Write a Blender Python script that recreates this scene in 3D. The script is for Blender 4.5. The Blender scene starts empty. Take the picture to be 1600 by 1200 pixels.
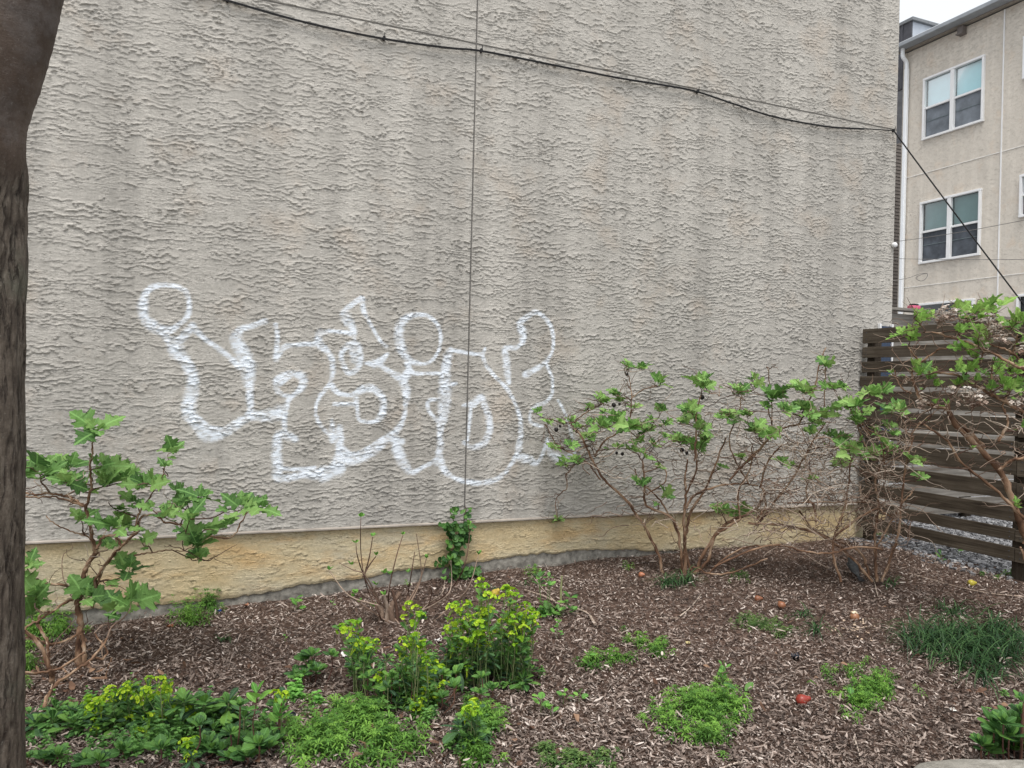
import bpy, math, random
import numpy as np
from mathutils import Vector, Matrix
random.seed(7); np.random.seed(7)
sc = bpy.context.scene
COL = sc.collection
# ------------------------------------------------------------------ camera
F = np.array([0.3843, 0.9232, 0.0]); R0 = np.array([0.9232, -0.3843, 0.0]); U0 = np.array([0, 0, 1.0])
ROLL = 0.0255
RX = math.cos(ROLL)*R0 + math.sin(ROLL)*U0
UP = math.cos(ROLL)*U0 - math.sin(ROLL)*R0
CAM = np.array([0.0, 0.0, 1.45]); FPX = 1202.0
cd = bpy.data.cameras.new('camera'); cam = bpy.data.objects.new('camera', cd); COL.objects.link(cam)
cd.sensor_width = 36; cd.lens = 36*FPX/1600; cd.clip_end = 500; cd.clip_start = 0.05
m = Matrix(((RX[0], UP[0], -F[0], CAM[0]), (RX[1], UP[1], -F[1], CAM[1]), (RX[2], UP[2], -F[2], CAM[2]), (0, 0, 0, 1)))
cam.matrix_world = m; sc.camera = cam
# ------------------------------------------------------------------ light
SUN_EL, SUN_AZ = math.radians(68), math.radians(205)      # azimuth clockwise from +Y
w = bpy.data.worlds.new('World'); sc.world = w; w.use_nodes = True
nt = w.node_tree; nt.nodes.clear()
sky = nt.nodes.new('ShaderNodeTexSky'); sky.sky_type = 'NISHITA'; sky.sun_disc = False
sky.sun_elevation = SUN_EL; sky.sun_rotation = SUN_AZ; sky.dust_density = 4; sky.air_density = 1.0; sky.ozone_density = 1
hs = nt.nodes.new('ShaderNodeHueSaturation'); hs.inputs['Saturation'].default_value = 0.22
bg = nt.nodes.new('ShaderNodeBackground'); bg.inputs['Strength'].default_value = 0.12
wo = nt.nodes.new('ShaderNodeOutputWorld')
cl = nt.nodes.new('ShaderNodeMix'); cl.data_type = 'RGBA'; cl.inputs[0].default_value = .6; cl.inputs[7].default_value = (6.05, 6.33, 6.58, 1)   # even overcast layer
nt.links.new(sky.outputs[0], hs.inputs['Color']); nt.links.new(hs.outputs[0], cl.inputs[6]); nt.links.new(cl.outputs[2], bg.inputs[0]); nt.links.new(bg.outputs[0], wo.inputs[0])
sd = bpy.data.lights.new('sun', 'SUN'); sd.energy = 1.5; sd.angle = math.radians(24); sd.color = (1, .965, .92)
so = bpy.data.objects.new('sun', sd); COL.objects.link(so)
sdir = Vector((math.sin(SUN_AZ)*math.cos(SUN_EL), math.cos(SUN_AZ)*math.cos(SUN_EL), math.sin(SUN_EL)))
so.rotation_euler = sdir.to_track_quat('Z', 'Y').to_euler(); so.location = (0, -5, 12)
vs = sc.view_settings; sc.display_settings.display_device = 'sRGB'
vs.view_transform = 'Standard'; vs.look = 'None'; vs.gamma = 1; vs.exposure = 0.80; vs.use_curve_mapping = False
sc.cycles.max_bounces = 6; sc.cycles.diffuse_bounces = 3; sc.cycles.transparent_max_bounces = 6

# ------------------------------------------------------------------ helpers
D = 5.17                                   # the stucco wall's plane, y = D
def ray(px, py):
    t = (px-800)/FPX; v = (600-py)/FPX
    return F + t*RX + v*UP
def at(px, py, depth):                     # a point seen at px,py, that far ahead
    return CAM + ray(px, py)*depth
def onY(px, py, Y=D):
    d = ray(px, py); return CAM + d*(Y/d[1])
def onX(px, py, X):
    d = ray(px, py); return CAM + d*(X/d[0])
def smooth(a, b, x):
    t = np.clip((x-a)/(b-a), 0, 1); return t*t*(3-2*t)
def hash2(ix, iy, seed):
    n = (ix.astype(np.int64)*374761393 + iy.astype(np.int64)*668265263 + seed*974634777) & 0xffffffff
    n = ((n ^ (n >> 13))*1274126177) & 0xffffffff
    n = ((n ^ (n >> 16))*2246822519) & 0xffffffff
    return ((n ^ (n >> 15)) & 0xffffff)/float(0xffffff)
def vnoise(x, y, seed=0):
    x = np.asarray(x, float); y = np.asarray(y, float)
    ix = np.floor(x); iy = np.floor(y); fx = x-ix; fy = y-iy
    fx = fx*fx*fx*(fx*(fx*6-15)+10); fy = fy*fy*fy*(fy*(fy*6-15)+10)
    a = hash2(ix, iy, seed); b = hash2(ix+1, iy, seed); c = hash2(ix, iy+1, seed); d = hash2(ix+1, iy+1, seed)
    return (a+(b-a)*fx)*(1-fy) + (c+(d-c)*fx)*fy
def fbm(x, y, seed=0, oc=3):
    s = 0; amp = 1; tot = 0
    for i in range(oc):
        s = s+amp*vnoise(x*2**i+i*17.3, y*2**i+i*9.1, seed+i*31); tot += amp; amp *= .5
    return s/tot*2-1
GX = [-8, -2, -.36, 1.03, 2.5, 3.84, 5.5, 9, 30]; GZ = [-.12, -.1, -.055, .03, .105, .135, .15, .17, .17]
def gz(x, y):                              # height of the ground
    x = np.asarray(x, float); y = np.asarray(y, float)
    base = np.interp(x, GX, GZ)*smooth(.8, 4.6, y)
    near = ((x > -8) & (x < 12) & (y > 0) & (y < 7))
    return base + near*(.018*fbm(x/.5, y/.5, 5, 2))*smooth(0, 1.5, y)
def G(px, py):                             # the ground point seen at px,py
    d = ray(px, py); z = 0.05
    for _ in range(12):
        s = (z-CAM[2])/d[2]; p = CAM+d*s; z = float(gz(p[0], p[1]))
    return np.array([p[0], p[1], z])
def depth_of(p): return float(np.dot(np.asarray(p)-CAM, F))

def mesh_np(name, verts, faces, mat=None, smooth_=False, attrs=None, uv=None):
    """verts (n,3), faces (m,3 or 4) arrays -> mesh"""
    verts = np.ascontiguousarray(verts, dtype=np.float32); faces = np.ascontiguousarray(faces, dtype=np.int32)
    me = bpy.data.meshes.new(name); k = faces.shape[1]
    me.vertices.add(len(verts)); me.vertices.foreach_set('co', verts.ravel())
    me.loops.add(faces.size); me.loops.foreach_set('vertex_index', faces.ravel())
    me.polygons.add(len(faces)); me.polygons.foreach_set('loop_start', np.arange(0, faces.size, k, dtype=np.int32))
    me.polygons.foreach_set('use_smooth', np.full(len(faces), smooth_, dtype=bool))
    if attrs:
        for an, av in attrs.items():
            a = me.attributes.new(an, 'FLOAT', 'POINT'); a.data.foreach_set('value', np.ascontiguousarray(av, dtype=np.float32))
    if uv is not None:
        l = me.uv_layers.new(name='uv'); l.data.foreach_set('uv', np.ascontiguousarray(uv[faces.ravel()], dtype=np.float32).ravel())
    if mat: me.materials.append(mat)
    me.update(calc_edges=True); me.validate()
    return me
class MB:                                  # collects shapes for one mesh
    def __init__(s): s.v = []; s.f = []; s.n = 0; s.a = []; s.uv = []
    def add(s, v, f, a=0.5, uv=None):
        v = np.asarray(v, float).reshape(-1, 3); f = np.asarray(f, int)
        if f.shape[1] == 3: f = np.concatenate([f, f[:, 2:3]], 1)
        s.v.append(v); s.f.append(f+s.n); s.n += len(v)
        s.a.append(np.broadcast_to(np.asarray(a, float), (len(v),)))
        s.uv.append(np.zeros((len(v), 2)) if uv is None else uv)
    def mesh(s, name, mat=None, smooth_=False):
        v = np.concatenate(s.v); f = np.concatenate(s.f); a = np.concatenate(s.a); uv = np.concatenate(s.uv)
        tri = f[:, 2] == f[:, 3]
        me = bpy.data.meshes.new(name)
        if tri.all(): return mesh_np(name, v, f[:, :3], mat, smooth_, {'tint': a}, uv)
        if not tri.any(): return mesh_np(name, v, f, mat, smooth_, {'tint': a}, uv)
        q = f[~tri]; t = f[tri][:, :3]
        loops = np.concatenate([q.ravel(), t.ravel()]).astype(np.int32)
        starts = np.concatenate([np.arange(len(q))*4, len(q)*4+np.arange(len(t))*3]).astype(np.int32)
        me.vertices.add(len(v)); me.vertices.foreach_set('co', v.astype(np.float32).ravel())
        me.loops.add(len(loops)); me.loops.foreach_set('vertex_index', loops)
        me.polygons.add(len(starts)); me.polygons.foreach_set('loop_start', starts)
        me.polygons.foreach_set('use_smooth', np.full(len(starts), smooth_, dtype=bool))
        at_ = me.attributes.new('tint', 'FLOAT', 'POINT'); at_.data.foreach_set('value', a.astype(np.float32))
        l = me.uv_layers.new(name='uv'); l.data.foreach_set('uv', uv[loops].astype(np.float32).ravel())
        if mat: me.materials.append(mat)
        me.update(calc_edges=True); me.validate()
        return me
    def box(s, c, d, rot=None, bev=0.0, a=.5):
        c = np.asarray(c, float); h = np.asarray(d, float)/2
        if bev <= 0:
            v = np.array([[x, y, z] for x in (-1, 1) for y in (-1, 1) for z in (-1, 1)])*h
            f = [[0, 1, 3, 2], [4, 6, 7, 5], [0, 4, 5, 1], [2, 3, 7, 6], [0, 2, 6, 4], [1, 5, 7, 3]]
        else:                              # chamfered box
            v = []; idx = {}
            for x in (-1, 1):
                for y in (-1, 1):
                    for z in (-1, 1):
                        for k in range(3):
                            q = np.array([x, y, z])*h; q2 = q.copy()
                            for j in range(3):
                                if j != k: q2[j] -= np.sign(q[j])*bev
                            idx[(x, y, z, k)] = len(v); v.append(q2)
            f = []
            def I(s_, k): return idx[(s_[0], s_[1], s_[2], k)]
            for k in range(3):
                i, j = [t for t in range(3) if t != k]
                for sg in (-1, 1):
                    cs = []
                    for (a1, b1) in ((-1, -1), (1, -1), (1, 1), (-1, 1)):
                        t = [0, 0, 0]; t[k] = sg; t[i] = a1; t[j] = b1; cs.append(I(t, k))
                    f.append(cs)
            for k in range(3):             # edges along axis k
                i, j = [t for t in range(3) if t != k]
                for a1 in (-1, 1):
                    for b1 in (-1, 1):
                        t0 = [0]*3; t0[k] = -1; t0[i] = a1; t0[j] = b1; t1 = list(t0); t1[k] = 1
                        f.append([I(t0, i), I(t1, i), I(t1, j), I(t0, j)])
            for x in (-1, 1):
                for y in (-1, 1):
                    for z in (-1, 1): f.append([idx[(x, y, z, 0)], idx[(x, y, z, 1)], idx[(x, y, z, 2)], idx[(x, y, z, 2)]])
            v = np.array(v)
        if rot is not None: v = v @ np.asarray(rot).T
        s.add(v+c, f, a)
    def tube(s, pts, rad, n=6, a=.5, cap=True, rough=0.0):
        pts = np.asarray(pts, float); m_ = len(pts); rad = np.broadcast_to(np.asarray(rad, float), (m_,))
        T = np.gradient(pts, axis=0); T /= (np.linalg.norm(T, axis=1)[:, None]+1e-9)
        ref = np.array([0, 0, 1.0]) if abs(T[0][2]) < .8 else np.array([1.0, 0, 0])
        Nn = []; nv = ref-T[0]*np.dot(ref, T[0]); nv /= np.linalg.norm(nv)
        for i in range(m_):
            nv = nv-T[i]*np.dot(nv, T[i]); nv /= (np.linalg.norm(nv)+1e-9); Nn.append(nv)
        Nn = np.array(Nn); B = np.cross(T, Nn)
        ang = np.arange(n)*2*math.pi/n
        rr = rad[:, None]*(1+rough*(np.random.rand(m_, n)-.5)*2)
        v = pts[:, None, :] + rr[:, :, None]*(np.cos(ang)[None, :, None]*Nn[:, None, :] + np.sin(ang)[None, :, None]*B[:, None, :])
        i = np.arange(m_-1)[:, None]*n; j = np.arange(n)[None, :]; j2 = (j+1) % n
        f = np.stack([i+j, i+j2, i+n+j2, i+n+j], -1).reshape(-1, 4)
        L = np.concatenate([[0], np.cumsum(np.linalg.norm(np.diff(pts, axis=0), axis=1))])
        uv = np.stack([np.broadcast_to((j/n), (m_, n)), np.broadcast_to(L[:, None], (m_, n))], -1).reshape(-1, 2)
        s.add(v.reshape(-1, 3), f, a, uv)
        if cap and n >= 3:
            for e, o in ((0, 0), (m_-1, (m_-1)*n)):
                c = pts[e]; base = v[e]
                vv = np.vstack([base, c]); ff = [[k, (k+1) % n, n, n] for k in range(n)]
                s.add(vv, ff, a)
    def lathe(s, prof, c=(0, 0, 0), n=16, rot=None, a=.5):
        prof = np.asarray(prof, float); ang = np.arange(n)*2*math.pi/n
        v = np.stack([prof[:, 0][:, None]*np.cos(ang), prof[:, 0][:, None]*np.sin(ang), np.broadcast_to(prof[:, 1][:, None], (len(prof), n))], -1).reshape(-1, 3)
        if rot is not None: v = v @ np.asarray(rot).T
        i = np.arange(len(prof)-1)[:, None]*n; j = np.arange(n)[None, :]; j2 = (j+1) % n
        s.add(v+np.asarray(c), np.stack([i+j, i+j2, i+n+j2, i+n+j], -1).reshape(-1, 4), a)
def spline(pts, k=6):
    pts = np.asarray(pts, float)
    if len(pts) < 3:
        t = np.linspace(0, 1, k+1)[:, None]; return pts[0]*(1-t)+pts[-1]*t
    P = np.vstack([2*pts[0]-pts[1], pts, 2*pts[-1]-pts[-2]]); out = []
    for i in range(1, len(P)-2):
        for t in np.arange(k)/k:
            out.append(.5*((2*P[i])+(-P[i-1]+P[i+1])*t+(2*P[i-1]-5*P[i]+4*P[i+1]-P[i+2])*t*t+(-P[i-1]+3*P[i]-3*P[i+1]+P[i+2])*t**3))
    out.append(P[-2]); return np.array(out)
def rotz(a): c, s_ = math.cos(a), math.sin(a); return np.array([[c, -s_, 0], [s_, c, 0], [0, 0, 1.0]])
def rotx(a): c, s_ = math.cos(a), math.sin(a); return np.array([[1, 0, 0], [0, c, -s_], [0, s_, c.real]])
def roty(a): c, s_ = math.cos(a), math.sin(a); return np.array([[c, 0, s_], [0, 1, 0], [-s_, 0, c]])

def link(name, me, parent=None, loc=None, rot=None, label=None, cat=None, group=None, kind=None, scale=None, mw=None):
    o = bpy.data.objects.new(name, me); COL.objects.link(o)
    if parent is not None: o.parent = parent
    if mw is not None: o.matrix_world = mw
    if loc is not None: o.location = tuple(float(q) for q in loc)
    if rot is not None: o.rotation_euler = rot
    if scale is not None: o.scale = scale if hasattr(scale, '__len__') else (scale,)*3
    if label: o['label'] = label
    if cat: o['category'] = cat
    if group: o['group'] = group
    if kind: o['kind'] = kind
    return o
def thing(name, loc, label, cat, group=None, rz=0):
    o = link(name, None, None, loc, (0, 0, rz), label, cat, group); o.empty_display_size = .1; return o

# ------------------------------------------------------------------ materials
class NT:
    def __init__(s, name):
        s.m = bpy.data.materials.new(name); s.m.use_nodes = True; s.t = s.m.node_tree; s.n = s.t.nodes
        s.b = s.n['Principled BSDF']; s.out = s.n['Material Output']; s.c = None
    def node(s, ty, **kw):
        n = s.n.new(ty)
        for k, v in kw.items():
            if k in n.inputs.keys() if isinstance(k, str) and hasattr(n, 'inputs') else False: n.inputs[k].default_value = v
            else: setattr(n, k, v)
        return n
    def l(s, a, b): s.t.links.new(a, b)
    def coord(s, which='Object'):
        if s.c is None: s.c = s.n.new('ShaderNodeTexCoord')
        return s.c.outputs[which]
    def noise(s, scale, detail=4, rough=.55, vec=None, stretch=None, dist=0):
        n = s.n.new('ShaderNodeTexNoise'); n.inputs['Scale'].default_value = scale; n.inputs['Detail'].default_value = detail
        n.inputs['Roughness'].default_value = rough; n.inputs['Distortion'].default_value = dist
        v = vec or s.coord()
        if stretch:
            mp = s.n.new('ShaderNodeMapping'); mp.inputs['Scale'].default_value = stretch; s.l(v, mp.inputs[0]); v = mp.outputs[0]
        s.l(v, n.inputs['Vector']); return n.outputs['Fac']
    def ramp(s, fac, stops, interp='LINEAR'):
        r = s.n.new('ShaderNodeValToRGB'); r.color_ramp.interpolation = interp; e = r.color_ramp.elements
        while len(e) < len(stops): e.new(.5)
        for i, (p, c) in enumerate(stops):
            e[i].position = p; e[i].color = (*c, 1) if len(c) == 3 else c
        s.l(fac, r.inputs[0]); return r.outputs[0]
    def mix(s, a, b, fac, mode='MIX'):
        n = s.n.new('ShaderNodeMix'); n.data_type = 'RGBA'; n.blend_type = mode; n.clamp_factor = True
        for i, q in ((6, a), (7, b)):
            if isinstance(q, (tuple, list)): n.inputs[i].default_value = (*q, 1)
            else: s.l(q, n.inputs[i])
        if isinstance(fac, (int, float)): n.inputs[0].default_value = fac
        else: s.l(fac, n.inputs[0])
        return n.outputs[2]
    def math(s, op, a, b=0.0, c=None):
        n = s.n.new('ShaderNodeMath'); n.operation = op
        for i, q in enumerate((a, b) if c is None else (a, b, c)):
            if isinstance(q, (int, float)): n.inputs[i].default_value = q
            else: s.l(q, n.inputs[i])
        return n.outputs[0]
    def attr(s, name):
        n = s.n.new('ShaderNodeAttribute'); n.attribute_name = name; return n.outputs['Fac']
    def bump(s, h, strength=.5, dist=.01, prev=None):
        n = s.n.new('ShaderNodeBump'); n.inputs['Strength'].default_value = strength; n.inputs['Distance'].default_value = dist
        s.l(h, n.inputs['Height'])
        if prev is not None: s.l(prev, n.inputs['Normal'])
        return n.outputs[0]
    def done(s, col=None, rough=.8, normal=None, spec=.3, metal=0):
        if col is not None:
            if isinstance(col, (tuple, list)): s.b.inputs['Base Color'].default_value = (*col, 1)
            else: s.l(col, s.b.inputs['Base Color'])
        if isinstance(rough, (int, float)): s.b.inputs['Roughness'].default_value = rough
        else: s.l(rough, s.b.inputs['Roughness'])
        s.b.inputs['Specular IOR Level'].default_value = spec; s.b.inputs['Metallic'].default_value = metal
        if normal is not None: s.l(normal, s.b.inputs['Normal'])
        return s.m
def add3(a, b): return tuple(x*b for x in a)

def stucco_mat(name, base, streak=.8, yellow=False, paint=True):
    t = NT(name)
    st = t.noise(1.0, 5, .6, stretch=(5.5, 5.5, .35))            # rain streaks
    st2 = t.noise(1.0, 4, .6, stretch=(1.6, 1.6, .5))
    mo = t.noise(2.2, 6, .65)
    fine = t.noise(90, 3, .6)
    dk = tuple(c*(.64 if streak else .92) for c in base)
    lt = tuple(min(1, c*1.16) for c in base)
    c = t.ramp(st, [(.30, dk), (.52, base), (.72, lt)])
    c2 = t.ramp(st2, [(.3, tuple(q*.82 for q in base)), (.7, tuple(q*1.12 for q in base))])
    c = t.mix(c, c2, .42 if streak else .2)
    pink = t.ramp(mo, [(.54, (0, 0, 0)), (.68, (1, 1, 1))])
    c = t.mix(c, (base[0]*1.02, base[1]*.90, base[2]*.80), t.math('MULTIPLY', pink, .45))
    if yellow:
        y = t.ramp(t.noise(.9, 4, .6, stretch=(1.3, 1, 3)), [(.35, (.45, .41, .32)), (.5, (.57, .485, .32)), (.66, (.55, .42, .235))])
        c = t.mix(c, y, .85); og = t.ramp(t.noise(2.4, 5, .65, stretch=(.7, 1, 2.2)), [(.54, (0, 0, 0)), (.68, (1, 1, 1))]); c = t.mix(c, (.55, .34, .14), t.math('MULTIPLY', og, .5))
        wh = t.ramp(t.noise(1, 4, .6, stretch=(3.2, 1, .6)), [(.6, (0, 0, 0)), (.75, (1, 1, 1))])
        c = t.mix(c, (.5, .44, .33), t.math('MULTIPLY', wh, .5))
    gr = t.attr('grime_shade')
    c = t.mix(c, (base[0]*.42, base[1]*.42, base[2]*.40), t.math('MULTIPLY', gr, .5))  # colour darkened by dirt together with painted ridge shade
    f = t.ramp(fine, [(.3, (.86, .86, .86)), (.7, (1.1, 1.1, 1.1))])
    c = t.mix(c, f, 1.0, 'MULTIPLY')
    if paint:
        pa = t.attr('paint')
        c = t.mix(c, (.80, .86, .94), pa)
    b = t.bump(t.noise(160, 4, .7), .5, .0022)
    sx = t.n.new('ShaderNodeSeparateXYZ'); t.l(t.coord(), sx.inputs[0])
    wn = t.noise(9, 3, .6, stretch=(.5, .5, 1.4)); wn2 = t.noise(42, 3, .6, stretch=(.6, .6, 1))
    ph = t.math('ADD', t.math('MULTIPLY', sx.outputs[2], 44.0), t.math('ADD', t.math('MULTIPLY', wn, 6.5), t.math('MULTIPLY', wn2, 2.6)))
    sw = t.math('POWER', t.math('SUBTRACT', 1.0, t.math('FRACT', ph)), 5.0)
    mk = t.ramp(t.noise(14, 3, .6, stretch=(.6, .6, 1)), [(.42, (0, 0, 0)), (.56, (1, 1, 1))])
    b = t.bump(t.math('MULTIPLY', sw, mk), .8, .0065 if paint or yellow else .012, b)
    return t.done(c, .92, b, .12)
def simple_mat(name, col, rough=.7, var=.15, scale=12, bump=.0, spec=.3, metal=0, stretch=None):
    t = NT(name); n = t.noise(scale, 5, .6, stretch=stretch)
    c = t.ramp(n, [(.3, tuple(q*(1-var) for q in col)), (.7, tuple(min(1, q*(1+var)) for q in col))])
    b = t.bump(n, .5, bump) if bump else None
    return t.done(c, rough, b, spec, metal)
def leaf_mat(name, base, light=None, trans=.28, hue=.05, vein=True, rough=.55, dark=None, spec=.3):
    t = NT(name); light = light or tuple(q*1.5 for q in base); dark = dark or tuple(q*.62 for q in base)
    oi = t.n.new('ShaderNodeObjectInfo')
    r = t.math('FRACT', t.math('ADD', oi.outputs['Random'], t.attr('tint')))
    c = t.ramp(r, [(.0, dark), (.45, base), (1, light)])
    if vein:
        uv = t.n.new('ShaderNodeUVMap'); sp = t.n.new('ShaderNodeSeparateXYZ'); t.l(uv.outputs[0], sp.inputs[0])
        au = t.math('ABSOLUTE', sp.outputs[0])
        mid = t.math('LESS_THAN', au, .035)
        side = t.math('FRACT', t.math('MULTIPLY', t.math('SUBTRACT', sp.outputs[1], t.math('MULTIPLY', au, .55)), 5.5))
        sv = t.math('LESS_THAN', side, .10)
        v = t.math('MAXIMUM', t.math('MULTIPLY', mid, .55), t.math('MULTIPLY', sv, .30))
        c = t.mix(c, tuple(min(1, q*1.9+.04) for q in base), v)
    mo = t.noise(40, 4, .6)
    c = t.mix(c, t.ramp(mo, [(.3, (.78, .8, .75)), (.7, (1.15, 1.12, 1.1))]), 1, 'MULTIPLY')
    bm = t.bump(t.noise(120, 3, .6), .3, .002)
    t.done(c, rough, bm, spec)
    tr = t.n.new('ShaderNodeBsdfTranslucent'); t.l(c, tr.inputs[0])
    mx = t.n.new('ShaderNodeMixShader'); mx.inputs[0].default_value = trans
    t.l(t.b.outputs[0], mx.inputs[1]); t.l(tr.outputs[0], mx.inputs[2]); t.l(mx.outputs[0], t.out.inputs[0])
    return t.m
def tint_mat(name, stops, rough=.9, bump=.003, spec=.15, scale=60, stretch=None, trans=0):
    t = NT(name); c = t.ramp(t.attr('tint'), stops)
    n = t.noise(scale, 4, .6, stretch=stretch)
    c = t.mix(c, t.ramp(n, [(.25, (.7, .7, .7)), (.75, (1.25, 1.25, 1.25))]), 1, 'MULTIPLY')
    t.done(c, rough, t.bump(n, .5, bump) if bump else None, spec)
    if trans:
        tr = t.n.new('ShaderNodeBsdfTranslucent'); t.l(c, tr.inputs[0])
        mx = t.n.new('ShaderNodeMixShader'); mx.inputs[0].default_value = trans
        t.l(t.b.outputs[0], mx.inputs[1]); t.l(tr.outputs[0], mx.inputs[2]); t.l(mx.outputs[0], t.out.inputs[0])
    return t.m

M = {}
M['stucco'] = stucco_mat('weathered_stucco', (.450, .426, .388))
M['plinth'] = stucco_mat('yellowed_stucco', (.45, .39, .27), yellow=True, paint=False)
M['flash'] = simple_mat('flashing_metal', (.33, .29, .25), .55, .25, 6)
M['concrete'] = simple_mat('foundation_concrete', (.27, .255, .225), .95, .5, 22, .012, .1)
M['joint'] = simple_mat('joint_bead', (.16, .15, .14), .7, .2, 20)
def wood(name, a, b, c3, sc_=(.9, 10, 22), axis=0):
    t = NT(name)
    oi = t.n.new('ShaderNodeObjectInfo'); cb = t.n.new('ShaderNodeCombineXYZ')
    for i in range(3): t.l(t.math('MULTIPLY', oi.outputs['Random'], 30.0+i*7), cb.inputs[i])
    va = t.n.new('ShaderNodeVectorMath'); va.operation = 'ADD'; t.l(t.coord(), va.inputs[0]); t.l(cb.outputs[0], va.inputs[1])
    n = t.noise(2.2, 6, .65, vec=va.outputs[0], stretch=sc_, dist=.6)
    n2 = t.noise(2.5, 4, .6, vec=va.outputs[0])
    c = t.ramp(n, [(.28, a), (.5, b), (.72, c3)])
    c = t.mix(c, t.ramp(n2, [(.3, (.7, .68, .66)), (.7, (1.2, 1.2, 1.2))]), 1, 'MULTIPLY')
    return t.done(c, .88, t.bump(n, .6, .004), .15)
M['fence'] = wood('dark_weathered_wood', (.040, .031, .023), (.085, .069, .052), (.145, .122, .096), (10, .9, 22))
M['fence2'] = wood('grey_weathered_wood', (.11, .10, .085), (.20, .185, .165), (.30, .285, .26), (.9, 10, 20))
M['post'] = wood('dark_post_wood', (.03, .024, .018), (.055, .043, .032), (.09, .075, .06), (18, 18, .9))
M['white'] = simple_mat('white_trim', (.78, .78, .78), .45, .05, 5, 0, .4)
M['gutter'] = simple_mat('white_gutter', (.84, .86, .88), .35, .06, 3, 0, .5)
M['black'] = simple_mat('black_rubber', (.012, .012, .013), .6, .2, 20)
M['cable2'] = simple_mat('grey_cable', (.16, .15, .14), .6, .2, 20)
M['darkmetal'] = simple_mat('dark_metal', (.07, .07, .08), .5, .2, 8)
M['palemetal'] = simple_mat('galvanised', (.50, .54, .60), .5, .14, 3)
M['siding'] = simple_mat('brown_siding', (.14, .12, .105), .7, .12, 8)
M['mulch'] = tint_mat('mulch_chips', [(0, (.038, .029, .025)), (.22, (.11, .083, .070)), (.5, (.235, .182, .153)), (.75, (.40, .325, .28)), (1, (.68, .60, .54))], .9, .002, .15, 110)
M['gravelm'] = tint_mat('gravel_stones', [(0, (.08, .08, .085)), (.5, (.26, .26, .27)), (.85, (.45, .45, .46)), (1, (.7, .7, .69))], .85, .002, .2)
# ------------------------------------------------------------------ ground
def axis(segs):
    out = []
    for a, b, n in segs: out += list(np.linspace(a, b, n, endpoint=False))
    out.append(segs[-1][1]); return np.array(out)
xs = axis([(-80, -8, 12), (-8, -2, 20), (-2, 6, 200), (6, 12, 30), (12, 90, 14)]); ys = axis([(-80, 0, 12), (0, 1.2, 6), (1.2, 5.3, 110), (5.3, 9, 20), (9, 90, 14)])
Xg, Yg = np.meshgrid(xs, ys); Zg = gz(Xg, Yg)
inb = (Xg > -2.2) & (Xg < 6) & (Yg > 1.1) & (Yg < 5.3)
Zg = Zg + inb*(.010*fbm(Xg/.08, Yg/.08, 44, 3))
Zg = Zg - (Yg > 5.2)*(Xg < 5.95)*.0
v = np.stack([Xg, Yg, Zg], -1).reshape(-1, 3); nx = len(xs); ny = len(ys)
def gridfaces(nx, ny):
    i, j = np.meshgrid(np.arange(ny-1), np.arange(nx-1), indexing='ij'); b = i*nx+j
    return np.stack([b, b+1, b+nx+1, b+nx], -1).reshape(-1, 4)
t = NT('garden_soil')
n1 = t.noise(30, 6, .7); n2 = t.noise(1.2, 4, .6); n3 = t.noise(140, 3, .6)
c = t.ramp(n1, [(.3, (.035, .023, .017)), (.5, (.085, .055, .042)), (.68, (.17, .115, .09)), (.8, (.34, .26, .2))])
c = t.mix(c, t.ramp(n2, [(.3, (.75, .75, .75)), (.7, (1.15, 1.15, 1.15))]), 1, 'MULTIPLY')
sp = t.n.new('ShaderNodeSeparateXYZ'); t.l(t.coord(), sp.inputs[0])
gm = t.math('GREATER_THAN', t.math('ADD', sp.outputs[0], t.math('MULTIPLY', n2, .6)), 5.95)
gc = t.ramp(t.noise(50, 4, .7), [(.35, (.10, .10, .105)), (.5, (.27, .27, .28)), (.7, (.5, .5, .5))])
c = t.mix(c, gc, gm)
pm = t.math('LESS_THAN', sp.outputs[1], .9)                     # pavement behind the camera
c = t.mix(c, (.30, .29, .27), pm)
M['soil'] = t.done(c, .95, t.bump(n1, .8, .012, t.bump(n3, .5, .004)), .1)
link('ground', mesh_np('ground', v, gridfaces(nx, ny), M['soil'], True), kind='structure')

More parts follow.
